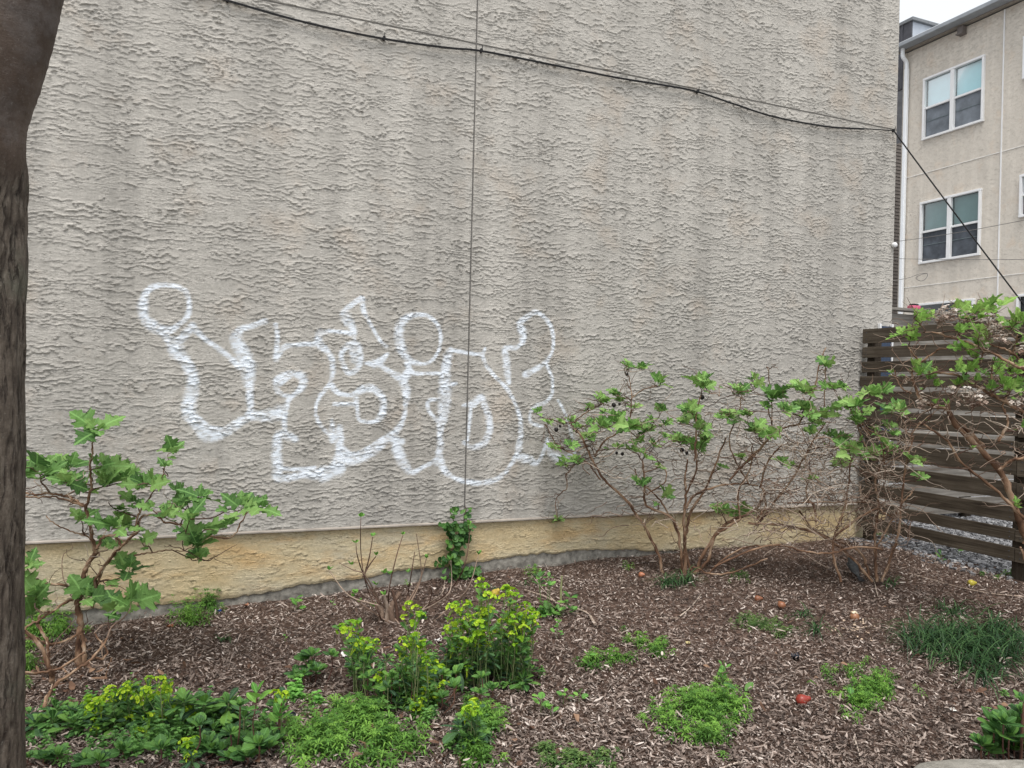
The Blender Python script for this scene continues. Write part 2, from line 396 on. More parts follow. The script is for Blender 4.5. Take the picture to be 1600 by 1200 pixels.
# ------------------------------------------------------------------ the stucco building
def P5(o, k, pts): return [(o[0]+x/k, o[1]+y/k, w_/k) for (x, y, w_) in pts]
ZA, ZB = (180, 420), (500, 420); KZ = 3.333
STROKES = []
for o, pts in [
 (ZA, [(200,90,34),(280,85,28),(360,110,30),(385,180,26),(375,250,30),(330,290,28),(270,325,50),(200,300,62),(150,250,52),(145,180,50),(165,120,36),(200,90,34)]),
 (ZA, [(240,325,40),(310,385,45),(400,305,44)]), (ZA, [(400,300,45),(450,350,28),(530,410,30),(600,465,32),(650,510,42)]),
 (ZA, [(300,380,60),(320,430,80),(370,490,62),(405,560,65),(400,640,70),(385,700,78),(390,760,75),(420,800,60),(470,860,72),(520,870,60),(590,840,55),(660,790,50),(720,765,52),(790,765,62),(860,745,70),(890,715,30)]),
 (ZA, [(440,780,22),(500,825,22),(590,835,25)]),
 (ZA, [(780,272,34),(720,295,32),(650,320,42),(630,370,65),(660,430,75),(690,500,78),(695,570,66),(700,640,42),(705,730,38),(690,765,40)]),
 (ZA, [(835,290,26),(845,350,26),(840,420,30),(838,472,30),(880,410,32),(950,395,26),(1050,390,32)]),
 (ZA, [(1065,330,40),(1060,390,45),(1110,440,28),(1130,500,26),(1130,560,24),(1115,610,26)]),
 (ZA, [(1070,335,36),(1120,325,24),(1180,330,24),(1240,340,30)]),
 (ZA, [(1245,370,20),(1240,320,38),(1205,260,62),(1195,225,42),(1230,190,30),(1285,155,32),(1290,210,24),(1300,240,20),(1333,300,18)]),
 (ZA, [(910,545,34),(970,560,52),(975,605,44),(935,655,24),(890,660,24),(845,635,28),(835,590,32),(860,565,36),(910,545,34)]),
 (ZA, [(860,600,26),(905,565,26)]),
 (ZA, [(930,655,24),(900,690,30),(885,740,36),(880,790,30),(885,845,30)]),
 (ZA, [(935,885,44),(870,860,50),(845,880,50),(840,950,56),(845,1030,60),(850,1090,50),(920,1085,42),(1000,1065,56),(1080,1065,74),(1160,1050,70)]),
 (ZA, [(870,1040,25),(960,1045,25),(1040,1035,25)]),
 (ZA, [(1115,610,26),(1070,660,20),(1045,720,20),(1050,780,22),(1090,840,22),(1120,860,26)]),
 (ZA, [(1115,610,22),(1160,650,20),(1230,660,22)]), (ZA, [(1125,790,18),(1130,900,26)]),
 (ZA, [(1170,830,40),(1165,900,40),(1180,960,46),(1180,1040,46)]),
 (ZB, [(215,150,22),(235,230,20),(270,300,20),(310,370,20),(345,405,24)]),
 (ZB, [(150,400,40),(115,430,30),(115,480,28),(150,545,30),(200,510,32),(208,450,42),(185,400,52),(150,400,42)]),
 (ZB, [(175,425,50),(180,470,50)]),
 (ZB, [(240,492,20),(300,490,50),(350,445,22)]),
 (ZB, [(310,500,26),(370,540,32),(430,580,50),(450,650,46),(445,700,32),(435,780,26),(400,840,38),(340,895,44),(270,955,48),(180,990,64),(110,990,74),(60,1060,64),(10,1090,55)]),
 (ZB, [(0,1045,30),(60,1050,50),(110,1010,60)]), (ZB, [(60,790,20),(70,880,46),(105,860,42),(100,960,48)]), (ZB, [(110,940,50),(170,965,26),(250,935,26),(330,880,24)]),
 (ZB, [(180,650,32),(240,620,46),(300,640,42),(330,690,38),(320,760,42),(280,795,24),(210,790,22),(195,740,20),(190,690,26),(180,650,32)]),
 (ZB, [(75,705,24),(180,705,26)]), (ZB, [(60,600,26),(100,645,22),(170,660,22)]), (ZB,[(0,385,40),(30,420,34),(65,470,26),(65,560,24),(40,610,22),(0,655,18)]),
 (ZB, [(500,240,30),(560,245,24),(610,290,22),(628,350,20),(620,420,20),(580,480,20),(520,495,24),(460,470,38),(420,410,52),(410,350,52),(420,290,52),(460,250,38),(500,240,30)]),
 (ZB, [(455,490,42),(480,540,28),(560,545,20),(630,545,22)]), (ZB, [(455,540,46),(430,590,50)]),
 (ZB, [(680,425,34),(665,460,52),(655,520,52),(650,600,72),(650,680,68),(640,760,62),(630,810,46),(625,860,34),(625,930,42),(610,1010,42)]),
 (ZB, [(690,600,30),(712,595,14)]),
 (ZB, [(690,425,24),(750,435,22),(840,445,22),(860,413,16)]),
 (ZB, [(845,450,22),(870,510,22),(920,570,22),(970,620,26),(1010,690,22),(1040,770,26),(1045,850,30),(1035,930,40),(1020,980,34),(980,1040,26),(930,1090,30),(850,1115,32),(760,1108,30),(690,1085,26),(640,1040,44),(620,980,46)]),
 (ZB, [(620,680,20),(570,685,24),(560,720,24),(590,770,22),(620,800,22)]),
 (ZB, [(390,900,50),(410,960,62),(440,1020,52),(480,1060,34),(540,1030,24),(590,1005,26),(610,980,26)]), (ZB, [(360,880,50),(425,900,40)]),
 (ZB, [(745,712,18),(800,700,48),(840,665,32),(860,720,38),(880,780,38),(880,850,42),(850,910,38),(790,930,32),(750,905,24)]), (ZB, [(785,720,22),(778,800,20),(768,890,20)]),
 (ZB, [(1055,385,22),(1020,410,28),(962,415,30),(970,470,42),(975,540,42),(985,592,28)]),
 (ZB, [(1055,385,30),(1055,330,52),(1040,285,38),(1080,250,30),(1120,225,28),(1170,255,26),(1205,310,26),(1215,380,22),(1205,440,20),(1170,490,26),(1110,530,34),(1070,552,38)]),
 (ZB, [(1180,500,20),(1205,560,20),(1210,640,22),(1180,690,24),(1120,720,30),(1095,750,20),(1095,795,20),(1130,815,24),(1160,820,14)]),
 (ZB, [(1240,685,16),(1275,750,16),(1300,830,20),(1320,900,20)]),
 (ZB, [(1020,980,40),(1080,990,50),(1130,1010,28),(1165,950,22),(1185,890,26),(1190,940,26),(1220,975,52),(1270,990,46),(1325,960,22)]),
]: STROKES.append(P5(o, KZ, pts))

WX0, WX1 = -6.0, float(onY(1394, 470)[0])
JX = float(onY(731, 600)[0]); JZ = float(onY(742, 68)[2])
ZF0 = float(onY(700, 817)[2])                  # flashing height
print('joint', JX, JZ, 'flash', ZF0, [round(float(onY(a, b)[2]), 3) for a, b in ((60, 849), (400, 835), (1060, 797), (1330, 790))])
Xa = np.concatenate([np.linspace(WX0, -1.2, 60, endpoint=False), np.arange(-1.2, WX1-.004, .0105), [WX1]])
Xa = Xa[np.abs(Xa-JX) > .008]; Xa = np.sort(np.concatenate([Xa, JX+np.array([-.0065, -.0035, .0035, .0065])]))
ZT = 6.3
Za = np.concatenate([np.arange(ZF0, 5.12, .0043), np.linspace(5.15, ZT, 40)])
Za = Za[np.abs(Za-JZ) > .0075]; Za = np.sort(np.concatenate([Za, JZ+np.array([-.006, -.003, .003, .006])]))
XX, ZZ = np.meshgrid(Xa, Za)
def stucco_h(X, Z, sp_=.034, seed=0, sparse=.0):
    big = fbm(X/.9, Z/.7, seed+70, 2)
    n1 = fbm(X/.36, Z/.10, seed+1, 2); n2 = fbm(X/.10, Z/.06, seed+2, 2); n3 = fbm(X/.026, Z/.05, seed+3, 2)
    ph = Z/sp_ + X*big*.8 + 1.6*n1 + .85*n2 + .60*n3
    k = np.floor(ph); u = ph-k
    amp = smooth(-.50+sparse, .20+sparse, fbm(X/.24+k*3.7, Z/.12, seed+9, 3)+.3*fbm(X/.04, Z/.03, seed+12, 1))
    lip = .85*np.exp(-u*8.5)+.15*(1-u)
    h = amp*lip*.0088*(.6+.8*vnoise(X/.2, Z/.15, seed+20))
    ph2 = Z/(sp_*.62) + 1.5*fbm(X/.20, Z/.07, seed+31, 2) + .7*fbm(X/.03, Z/.02, seed+33, 2)
    u2 = ph2-np.floor(ph2); amp2 = smooth(-.25, .35, fbm(X/.12, Z/.08, seed+36, 3))
    h += amp2*np.exp(-u2*5)*.0030 + .0012*fbm(X/.012, Z/.012, seed+40, 2) + .003*fbm(X/.5, Z/.3, seed+50, 2)
    return h, amp*np.clip(1-u*1, 0, 1), amp, u
h, _, ampw, uw = stucco_h(XX, ZZ)
h[(XX < -1.25)] *= .3
jo = (np.abs(XX-JX) < .0036) | (np.abs(ZZ-JZ) < .0031)
edge = (np.abs(XX-JX) < .0068) | (np.abs(ZZ-JZ) < .0062)
h = np.where(jo, -.010, np.where(edge, .0015, h))
corner = smooth(WX1-.05, WX1, XX); h = h*(1-.6*corner)
# dirt and painted-in shade under the ridges, plus the dark joint
grime_shade = np.clip(ampw*smooth(.86, .995, uw)*.9, 0, 1)+np.where(jo, 1.0, 0)
paint = np.zeros_like(XX)
for st in STROKES:
    P = [(float(onY(a, b)[0]), float(onY(a, b)[2]), c*float(onY(a, b)[1]/ray(a, b)[1])/FPX*.56) for a, b, c in st]
    xs_ = [p[0] for p in P]; zs_ = [p[1] for p in P]
    i0, i1 = np.searchsorted(Xa, [min(xs_)-.2, max(xs_)+.2]); j0, j1 = np.searchsorted(Za, [min(zs_)-.2, max(zs_)+.2])
    sx = XX[j0:j1, i0:i1]; sz = ZZ[j0:j1, i0:i1]
    dens = spline([(x, z, r) for x, z, r in P], 4)
    best = np.zeros_like(sx)
    for a, b in zip(dens[:-1], dens[1:]):
        dx, dz = b[0]-a[0], b[1]-a[1]; L2 = dx*dx+dz*dz+1e-9
        tt = np.clip(((sx-a[0])*dx+(sz-a[1])*dz)/L2, 0, 1)
        d_ = np.hypot(sx-(a[0]+tt*dx), sz-(a[1]+tt*dz)); r_ = np.maximum(a[2]+(b[2]-a[2])*tt, .006)
        best = np.maximum(best, np.clip(1.32-(d_/r_)**1.1*1.0, 0, 1))
    paint[j0:j1, i0:i1] = np.maximum(paint[j0:j1, i0:i1], best)
slope = np.gradient(h, axis=0)
speck = .55*vnoise(XX/.013, ZZ/.009, 91)+.45*vnoise(XX/.03, ZZ/.02, 92)
paint = np.clip(paint*1.12-.5*(1-paint)*speck*1.6-.16*smooth(.5, .8, speck), 0, 1)*(1-.5*grime_shade.clip(0, 1))
paint = np.clip(paint, 0, 1)**.9*(.42+.58*smooth(.25, .62, .5*vnoise(XX/.05, ZZ/.03, 95)+.5*vnoise(XX/.018, ZZ/.010, 96)))*.88
v = np.stack([XX, D-h, ZZ], -1).reshape(-1, 3)
FQ = gridfaces(len(Xa), len(Za))
pf = paint.ravel()[FQ].max(1) > .02
at_ = {'grime_shade': grime_shade.ravel(), 'paint': paint.ravel()}
bld = thing('stucco_building', (0, 0, 0), 'weathered grey-beige stucco building wall with white graffiti, filling most of the view', 'building')
def sub_mesh(name, faces, mat):
    used = np.unique(faces); remap = np.full(len(v), -1); remap[used] = np.arange(len(used))
    return mesh_np(name, v[used], remap[faces], mat, True, {k: a[used] for k, a in at_.items()})
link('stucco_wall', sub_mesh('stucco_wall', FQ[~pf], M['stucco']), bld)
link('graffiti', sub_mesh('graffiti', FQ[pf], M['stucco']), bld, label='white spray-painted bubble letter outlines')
# joint beads
b = MB(); b.box((JX, D+.004, (ZF0+ZT)/2), (.0055, .006, ZT-ZF0-.02)); link('control_joint', b.mesh('control_joint', M['joint']), bld)
b = MB(); b.box(((WX0+WX1)/2, D+.0045, JZ), (WX1-WX0-.02, .006, .005)); link('control_joint', b.mesh('control_joint', M['joint']), bld)
# lower band
PB = D+.018
Xp = np.concatenate([np.linspace(WX0, -1.2, 40, endpoint=False), np.arange(-1.2, WX1, .0095), [WX1]])
Zp = np.linspace(0, 1, 68)
eb = .014*np.abs(fbm(Xp/.05, Xp*0, 68, 2))+np.interp(Xp, [-8, -.36, .3, 1.03, 1.3, 2.5, 3.3, 4.2, 5.9], [.03, .03, .05, .112, .13, .185, .165, .12, .12])+.012*fbm(Xp/.16, Xp*0, 61, 3)+.012*fbm(Xp/.5, Xp*0, 64, 2)
XP = np.broadcast_to(Xp, (68, len(Xp))); ZP = eb[None, :]+(ZF0-.012-eb[None, :])*Zp[:, None]
hp, _, ap, up_ = stucco_h(XP, ZP, .058, 200, .38); hp *= .8
hp *= 1.0; hp = np.where(Zp[:, None] < .03, hp*.0+.0, hp); hp += .004*smooth(0, .06, Zp[:, None])
vp = np.stack([XP, PB-hp, ZP], -1).reshape(-1, 3)
back = np.stack([Xp, np.full_like(Xp, PB+.012), eb-.001], -1)
fp = gridfaces(len(Xp), 68); n0 = len(vp); vp = np.vstack([vp, back]); k = np.arange(len(Xp)-1)
fp = np.vstack([fp, np.stack([n0+k, n0+k+1, k+1, k], -1)])
gp = np.concatenate([(ap*smooth(.8, .99, up_)*.5+.35*smooth(.06, .0, Zp[:, None])).ravel(), np.ones(len(Xp))])  # dirt and painted shade below the ridges, darker bottom edge
link('stucco_plinth', mesh_np('stucco_plinth', vp, fp, M['plinth'], True, {'grime_shade': gp, 'paint': gp*0}), bld, label='yellowed stucco band below the metal flashing')
# flashing: drip edge
prof = [(D+.02, ZF0+.010), (D-.004, ZF0+.008), (D-.012, ZF0+.001), (D-.0125, ZF0-.007), (D-.009, ZF0-.008), (D-.008, ZF0-.001), (D+.03, ZF0-.001)]
xf = np.linspace(WX0, WX1+.01, 80); wob = .0035*fbm(xf/.9, xf*0, 77, 2)
vv = []; ff = []
for i, x in enumerate(xf):
    for (y, z) in prof: vv.append((x, y, z+wob[i]))
K = len(prof)
for i in range(len(xf)-1):
    for j in range(K-1): ff.append([i*K+j, (i+1)*K+j, (i+1)*K+j+1, i*K+j+1])
link('flashing', mesh_np('flashing', vv, ff, M['flash'], False), bld)
# concrete foundation with rough face
Xc = np.linspace(WX0, WX1, 700); Zc = np.linspace(-.3, .24, 36)
XC, ZC = np.meshgrid(Xc, Zc); hc = .010*fbm(XC/.12, ZC/.08, 81, 4)
vc = np.stack([XC, PB+.008-hc*.8, ZC], -1).reshape(-1, 3)
link('foundation', mesh_np('foundation', vc, gridfaces(len(Xc), 36), M['concrete'], True), bld)
# side wall, roof and back of the building (round the corner)
ys2 = np.linspace(D, 10, 160); zs2 = np.linspace(ZF0, ZT, 260); YY, Z2 = np.meshgrid(ys2, zs2)
hs_, _, a2, u2 = stucco_h(YY*1.0, Z2, .05, 300); vs2 = np.stack([WX1+hs_*np.clip((YY-D)*20, 0, 1), YY, Z2], -1).reshape(-1, 3)
link('side_wall', mesh_np('side_wall', vs2, gridfaces(160, 260), M['stucco'], True, {'grime_shade': (a2*0).ravel(), 'paint': (a2*0).ravel()}), bld)
b = MB(); b.box((WX1-.06, (D+10)/2+.03, ZF0/2-.15), (.1, 10-D-.02, ZF0+.26)); link('side_foundation', b.mesh('side_foundation', M['concrete']), bld)
b = MB(); b.box(((WX0+WX1)/2, (D+10)/2, ZT+.08), (WX1-WX0+.2, 10-D+.2, .16)); b.box(((WX0+WX1)/2, 10.05, ZT/2), (WX1-WX0, .1, ZT)); b.box((WX0-.03, (D+10)/2, ZT/2), (.06, 10-D, ZT)); link('parapet', b.mesh('parapet', M['flash']), bld)
# rough stucco return at the corner already shaped above
# ------------------------------------------------------------------ cables on the wall
def cable(name, pts, r, mat, label, cat='cable', k=8, group=None):
    b = MB(); b.tube(spline(pts, k), r, 6); return link(name, b.mesh(name, mat, True), label=label, cat=cat, group=group)
wp = [onY(a, b_, D-.022) for a, b_ in ((200, -46), (355, 0), (480, 35), (600, 60), (700, 74), (752, 79), (850, 98), (960, 120), (1040, 133), (1090, 143), (1150, 163), (1210, 182), (1290, 197), (1350, 201), (1394, 204))]
ep = [onY(1397, 206, D-.03), at(1500, 345, 7.2), at(1600, 478, 7.4), at(1720, 650, 7.6)]
e0 = onY(1397, 205, D-.024); e1 = at(1765, 690, 6.2)
ep = [e0+(e1-e0)*q-np.array([0, 0, .02*4*q*(1-q)]) for q in np.linspace(0, 1, 9)]
cab = thing('wall_cable', (0, 0, 0), 'black cable sagging across the stucco wall and dropping away past its right corner', 'cable')
b = MB(); b.tube(spline(wp, 8), .0052, 6); link('cable_run', b.mesh('cable_run', M['black'], True), cab)
b = MB(); b.tube(spline(wp[:-1], 5)+np.array([0, -.004, -.009]), .0035, 5); link('cable_run', b.mesh('thin_run', M['black'], True), cab)
b = MB(); b.tube(spline(ep, 4), .0062, 6); link('cable_run', b.mesh('cable_drop', M['black'], True), cab)
for a, c_ in ((355, 0), (600, 60), (752, 79), (1090, 143), (1396, 204)):
    p = onY(a, c_, D-.012); b = MB(); b.box(p, (.018, .03, .026), bev=.004); b.tube([p+np.array([0, -.02, .01]), p+np.array([0, -.02, .03])], .003, 5)
    link('clip', b.mesh('clip', M['black']), cab)
b = MB(); p = onY(1396, 383, D-.01); b.lathe([(0, -.03), (.018, -.03), (.024, -.02), (.024, .0), (.012, .012), (.012, .04)], p, 14, rotx(-math.pi/2))
link('round_fitting', b.mesh('round_fitting', M['white'], True), label='small white round fitting on the right edge of the stucco wall', cat='fitting')

# ------------------------------------------------------------------ slatted fence (X = 5.53), running towards the camera from the wall
FXX = 5.53
fen = thing('slat_fence', (FXX, D, .15), 'dark brown horizontal slat fence joining the stucco wall on the right', 'fence')
rows = [(513, 541, 538), ]
# heights of slats from the photograph, along the fence line (top, bottom)
def fz(px, py): return float(onX(px, py, FXX)[2])
slz = []
ed = [(190, 250, 40), (265, 309, 40), (326, 370, 40), (386, 428, 40), (448, 516, 180), (534, 600, 180), (617, 655, 180), (672, 740, 190), (765, 826, 180), (850, 906, 180), (930, 974, 180), (1000, 1050, 190)]
for a, b_, x in ed:
    px = 1360+x/2.609; slz.append((fz(px, 440+b_/2.609), fz(px, 440+a/2.609)))
print('slats', [(round(a, 3), round(b_, 3)) for a, b_ in slz])
py0, py1 = 3.72, 1.2                        # posts
def slat(z0, z1, y0, y1, x, sag):
    b = MB(); n = 10; L = y0-y1; hz = (z1-z0)
    ysl = np.linspace(y0, y1, n); vv = []; ff = []
    for i, y in enumerate(ysl):
        dz = sag*math.sin(math.pi*i/(n-1))+random.uniform(-.0012, .0012)
        for (dx, zz) in ((0, z0+.002), (0, z1-.002), (.002, z1), (.018, z1), (.02, z1-.002), (.02, z0+.002), (.018, z0), (.002, z0)):
            vv.append((x+dx-.01, y, zz+dz))
    for i in range(n-1):
        for j in range(8): ff.append([i*8+j, i*8+(j+1) % 8, (i+1)*8+(j+1) % 8, (i+1)*8+j])
    for i in (0, n-1):
        q = [i*8+j for j in range(8)]; ff += [[q[0], q[1], q[2], q[7]], [q[2], q[3], q[6], q[7]], [q[3], q[4], q[5], q[6]]]
    b.add(np.array(vv)-np.array([FXX, D, .15]), ff); return b.mesh('slat', M['fence'])
for i, (z0, z1) in enumerate(slz):
    if z1 < z0: continue
    sl = random.uniform(-.004, .004)
    link('slat', slat(z0, z1, D-.03+random.uniform(-.012, .012), py0+.003, FXX-.012, sl), fen)
    link('slat', slat(z0+random.uniform(-.008, .004), z1+random.uniform(-.008, .004), py0-.003, py1, FXX-.012, sl), fen)
def post(x, y, z0, z1, sx=.09, sy=.09, mat='post'):
    b = MB(); b.box((x-FXX, y-D, (z0+z1)/2-.15), (sx, sy, z1-z0), bev=.006); return b.mesh('post', M[mat])
link('post', post(FXX+.055, 3.72, -.2, 2.02), fen); link('post', post(FXX+.055, 1.25, -.2, 2.02), fen)
link('post', post(FXX+.055, D-.10, -.2, 2.0, .085, .085), fen)
for z0, z1 in slz:                       # screws
    pass
b = MB()
for z0, z1 in slz:
    for y in (D-.08, 3.76, 3.68):
        for q in (.28, .72):
            z = z0+(z1-z0)*q; b.lathe([(0, -.002), (.0045, -.002), (.0045, .001)], (-.0225, y-D, z-.15), 6, roty(math.pi/2))
link('screws', b.mesh('screws', M['darkmetal']), fen, kind='stuff')
# neighbour's fence beyond (parallel to the stucco wall)
Y2 = 5.62; zt2 = float(onY(1396, 480, Y2)[2]); xr = float(onY(1548, 493, Y2)[0])
fn2 = thing('board_fence', (6.1, Y2, .15), 'pale grey weathered board fence standing behind the dark slat fence', 'fence')
nb = 12; x0b = 6.2
zb = np.linspace(.22, zt2-.05, nb+1)
for i in range(nb):
    b = MB(); L = xr+1.4-x0b; w_ = zb[i+1]-zb[i]-.008-random.uniform(0, .006)
    b.box(((x0b+L/2)-6.1, 0, (zb[i]+w_/2)-.15), (L, .022, w_), roty(random.uniform(-.0025, .0025)), .003); link('board', b.mesh('board', M['fence2']), fn2)
b = MB(); b.box(((x0b+xr+1.4)/2-6.1-.03, -.01, zt2-.02-.15), (xr+1.4-x0b+.16, .10, .03), bev=.004); link('top_rail', b.mesh('top_rail', M['fence2']), fn2)
for x in (6.13, 7.6, 9.1):
    b = MB(); b.box((x-6.1, .0 if x < 6.2 else .06, (zt2-.04)/2-.15), (.085, .085, zt2-.02+.1), bev=.006); link('post', b.mesh('post', M['post']), fn2)
# little box on the neighbour's rail
p = onY(1428, 481, Y2); b = MB(); b.box((0, 0, .02), (.115, .07, .035), bev=.006); me = b.mesh('pink_box', simple_mat('pink_plastic', (.62, .13, .22), .5, .5, 60))
pk = thing('pink_box', (p[0], p[1], zt2-.005), 'small pink and black box on top of the pale grey fence', 'box'); link('body', me, pk)
b = MB(); b.box((0, 0, .045), (.075, .06, .02), bev=.006); link('lid', b.mesh('lid', M['black']), pk)
# narrow dark window-like panel behind the slats
pn = thing('framed_panel', (5.80, D-.02, 1.1), 'narrow dark blue panel with white frame seen through the fence gaps beside the wall', 'panel')
b = MB(); b.box((0, 0, .38), (.13, .02, 1.16)); link('pane', b.mesh('pane', simple_mat('blue_glass', (.012, .03, .07), .25, .2, 5, 0, .5)), pn)
for dx in (-.075, .075):
    b = MB(); b.box((dx, -.004, .38), (.018, .03, 1.2), bev=.002); link('frame', b.mesh('frame', M['white']), pn)

# ------------------------------------------------------------------ neighbouring beige building (facade plane X = BX)
BX = 17.05; BY0 = float(onX(1408, 300, BX)[1])     # far corner
nbg = thing('neighbour_building', (BX, BY0, 0), 'beige stucco apartment house with white trimmed windows beyond the fence', 'building')
def bz(px, py): return onX(px, py, BX)
O = np.array([BX, BY0, 0.0]); YN = 2.0             # near end
zr = 10.35
yv = np.linspace(BY0, YN, 330); zv = np.linspace(0, zr, 230)
jy = float(bz(1565, 240)[1]); jz1 = float(bz(1565, 237)[2]); jz2 = float(bz(1565, 431)[2])
Yf, Zf = np.meshgrid(yv, zv)
wins = []
def wq(pts): # (px,py) tl, tr, br, bl -> y0,y1,z0,z1
    q = [bz(*p) for p in pts]; ya = (q[0][1]+q[3][1])/2; yb = (q[1][1]+q[2][1])/2
    return ya, yb, (q[2][2]+q[3][2])/2, (q[0][2]+q[1][2])/2
W1 = wq([(1443, 123), (1537, 88), (1535, 191), (1441, 219)]); W2 = wq([(1443, 317), (1536, 296), (1534, 399), (1440, 411)])
print('win', W1, W2)
wh_ = (W1[3]-W1[2]+W2[3]-W2[2])/2; ww = abs(W1[0]-W1[1]+W2[0]-W2[1])/2; yc = (W1[0]+W1[1]+W2[0]+W2[1])/4
W1 = (yc+ww/2, yc-ww/2, W1[2], W1[2]+wh_); W2 = (yc+ww/2, yc-ww/2, W2[2], W2[2]+wh_)
dz_ = bz(1480, 471)[2]; W3 = (float(bz(1433, 480)[1]), float(bz(1523, 470)[1]), dz_-2.1, dz_)
sy = float(bz(1596, 300)[1]); s0 = float(bz(1598, 339)[2]); s1 = float(bz(1598, 274)[2])
W4 = (sy, sy-.6, s0, s1); W4b = (sy, sy-.6, s0+3.1, s1+3.1)
sy5 = float(bz(1591, 480)[1]); W5 = (sy5, sy5-.95, 1.5, float(bz(1592, 461)[2]))
inwin = np.zeros_like(Yf, bool); cy = (Yf[:-1, :-1]+Yf[1:, 1:])/2; cz = (Zf[:-1, :-1]+Zf[1:, 1:])/2
keep = np.ones(cy.shape, bool)
WL = [W1, W2, W3, W4, W4b, W5] + [(a-6.0, b_-6.0, c_, d_) for a, b_, c_, d_ in (W1, W2)]
yset = sorted(set(list(yv)+[q for W_ in WL for q in W_[:2]]), reverse=True); zset = sorted(set(list(zv)+[q for W_ in WL for q in W_[2:]]))
yv = np.array(yset); zv = np.array(zset); Yf, Zf = np.meshgrid(yv, zv); cy = (Yf[:-1, :-1]+Yf[1:, 1:])/2; cz = (Zf[:-1, :-1]+Zf[1:, 1:])/2; keep = np.ones(cy.shape, bool)
for (a, b_, c_, d_) in WL: keep &= ~((cy < a) & (cy > b_) & (cz > c_) & (cz < d_))
hf, _, af, uf = stucco_h(Yf, Zf, .09, 400); hf *= .8
vf = np.stack([-hf, Yf-BY0, Zf], -1).reshape(-1, 3); FF = gridfaces(len(yv), len(zv))[keep.ravel()][:, ::-1]
M['stucco2'] = stucco_mat('pale_stucco', (.65, .595, .52), streak=0, paint=False)
link('stucco_wall', mesh_np('facade', vf, FF, M['stucco2'], True, {'grime_shade': (af*smooth(.8, .99, uf)*.3).ravel(), 'paint': (af*0).ravel()}), nbg)  # facade ridges get the same dirt and painted shade, weaker
b = MB(); b.box((-.012, jy-BY0, zr/2), (.03, .022, zr-.02)); link('expansion_joint', b.mesh('ej', M['white']), nbg)
for z in (jz1, jz2):
    b = MB(); b.box((-.002, (YN-BY0)/2, z), (.018, BY0-YN-.02, .018)); link('expansion_joint', b.mesh('ej', simple_mat('faded_joint', (.80, .77, .72), .8)), nbg)
# body behind the facade
b = MB(); b.box((6.0, (YN-BY0)/2, zr/2), (12, BY0-YN-.02, zr-.02)); 
me = b.mesh('body', M['stucco2']); 
b2 = MB()
b2.box((6.3, .0-.05, zr/2), (12.6-.3, .1, zr)); b2.box((6.3, YN-BY0+.05, zr/2), (12.3, .1, zr)); b2.box((12.5, (YN-BY0)/2, zr/2), (.1, BY0-YN, zr))
link('end_wall', b2.mesh('end_wall', M['stucco2']), nbg)
M['room'] = simple_mat('dark_interior', (.03, .034, .04), .9, .3, 2)
# glass
t = NT('window_glass'); tr = t.n.new('ShaderNodeBsdfTransparent'); gl = t.n.new('ShaderNodeBsdfGlossy'); gl.inputs['Roughness'].default_value = .03
fr = t.n.new('ShaderNodeFresnel'); fr.inputs[0].default_value = 1.5; mx = t.n.new('ShaderNodeMixShader'); tr.inputs[0].default_value = (.72, .86, .88, 1)
t.l(t.math('MULTIPLY', fr.outputs[0], .55), mx.inputs[0]); t.l(tr.outputs[0], mx.inputs[1]); t.l(gl.outputs[0], mx.inputs[2]); t.l(mx.outputs[0], t.out.inputs[0]); M['glass'] = t.m
M['blind'] = simple_mat('pale_blind', (.60, .86, .90), .6, .05, 4); M['blind2'] = simple_mat('grey_green_blind', (.36, .46, .44), .6, .08, 4)
M['screen'] = simple_mat('insect_screen', (.17, .19, .215), .7, .35, 3); M['screen2'] = simple_mat('dark_screen', (.075, .085, .10), .7, .5, 3)
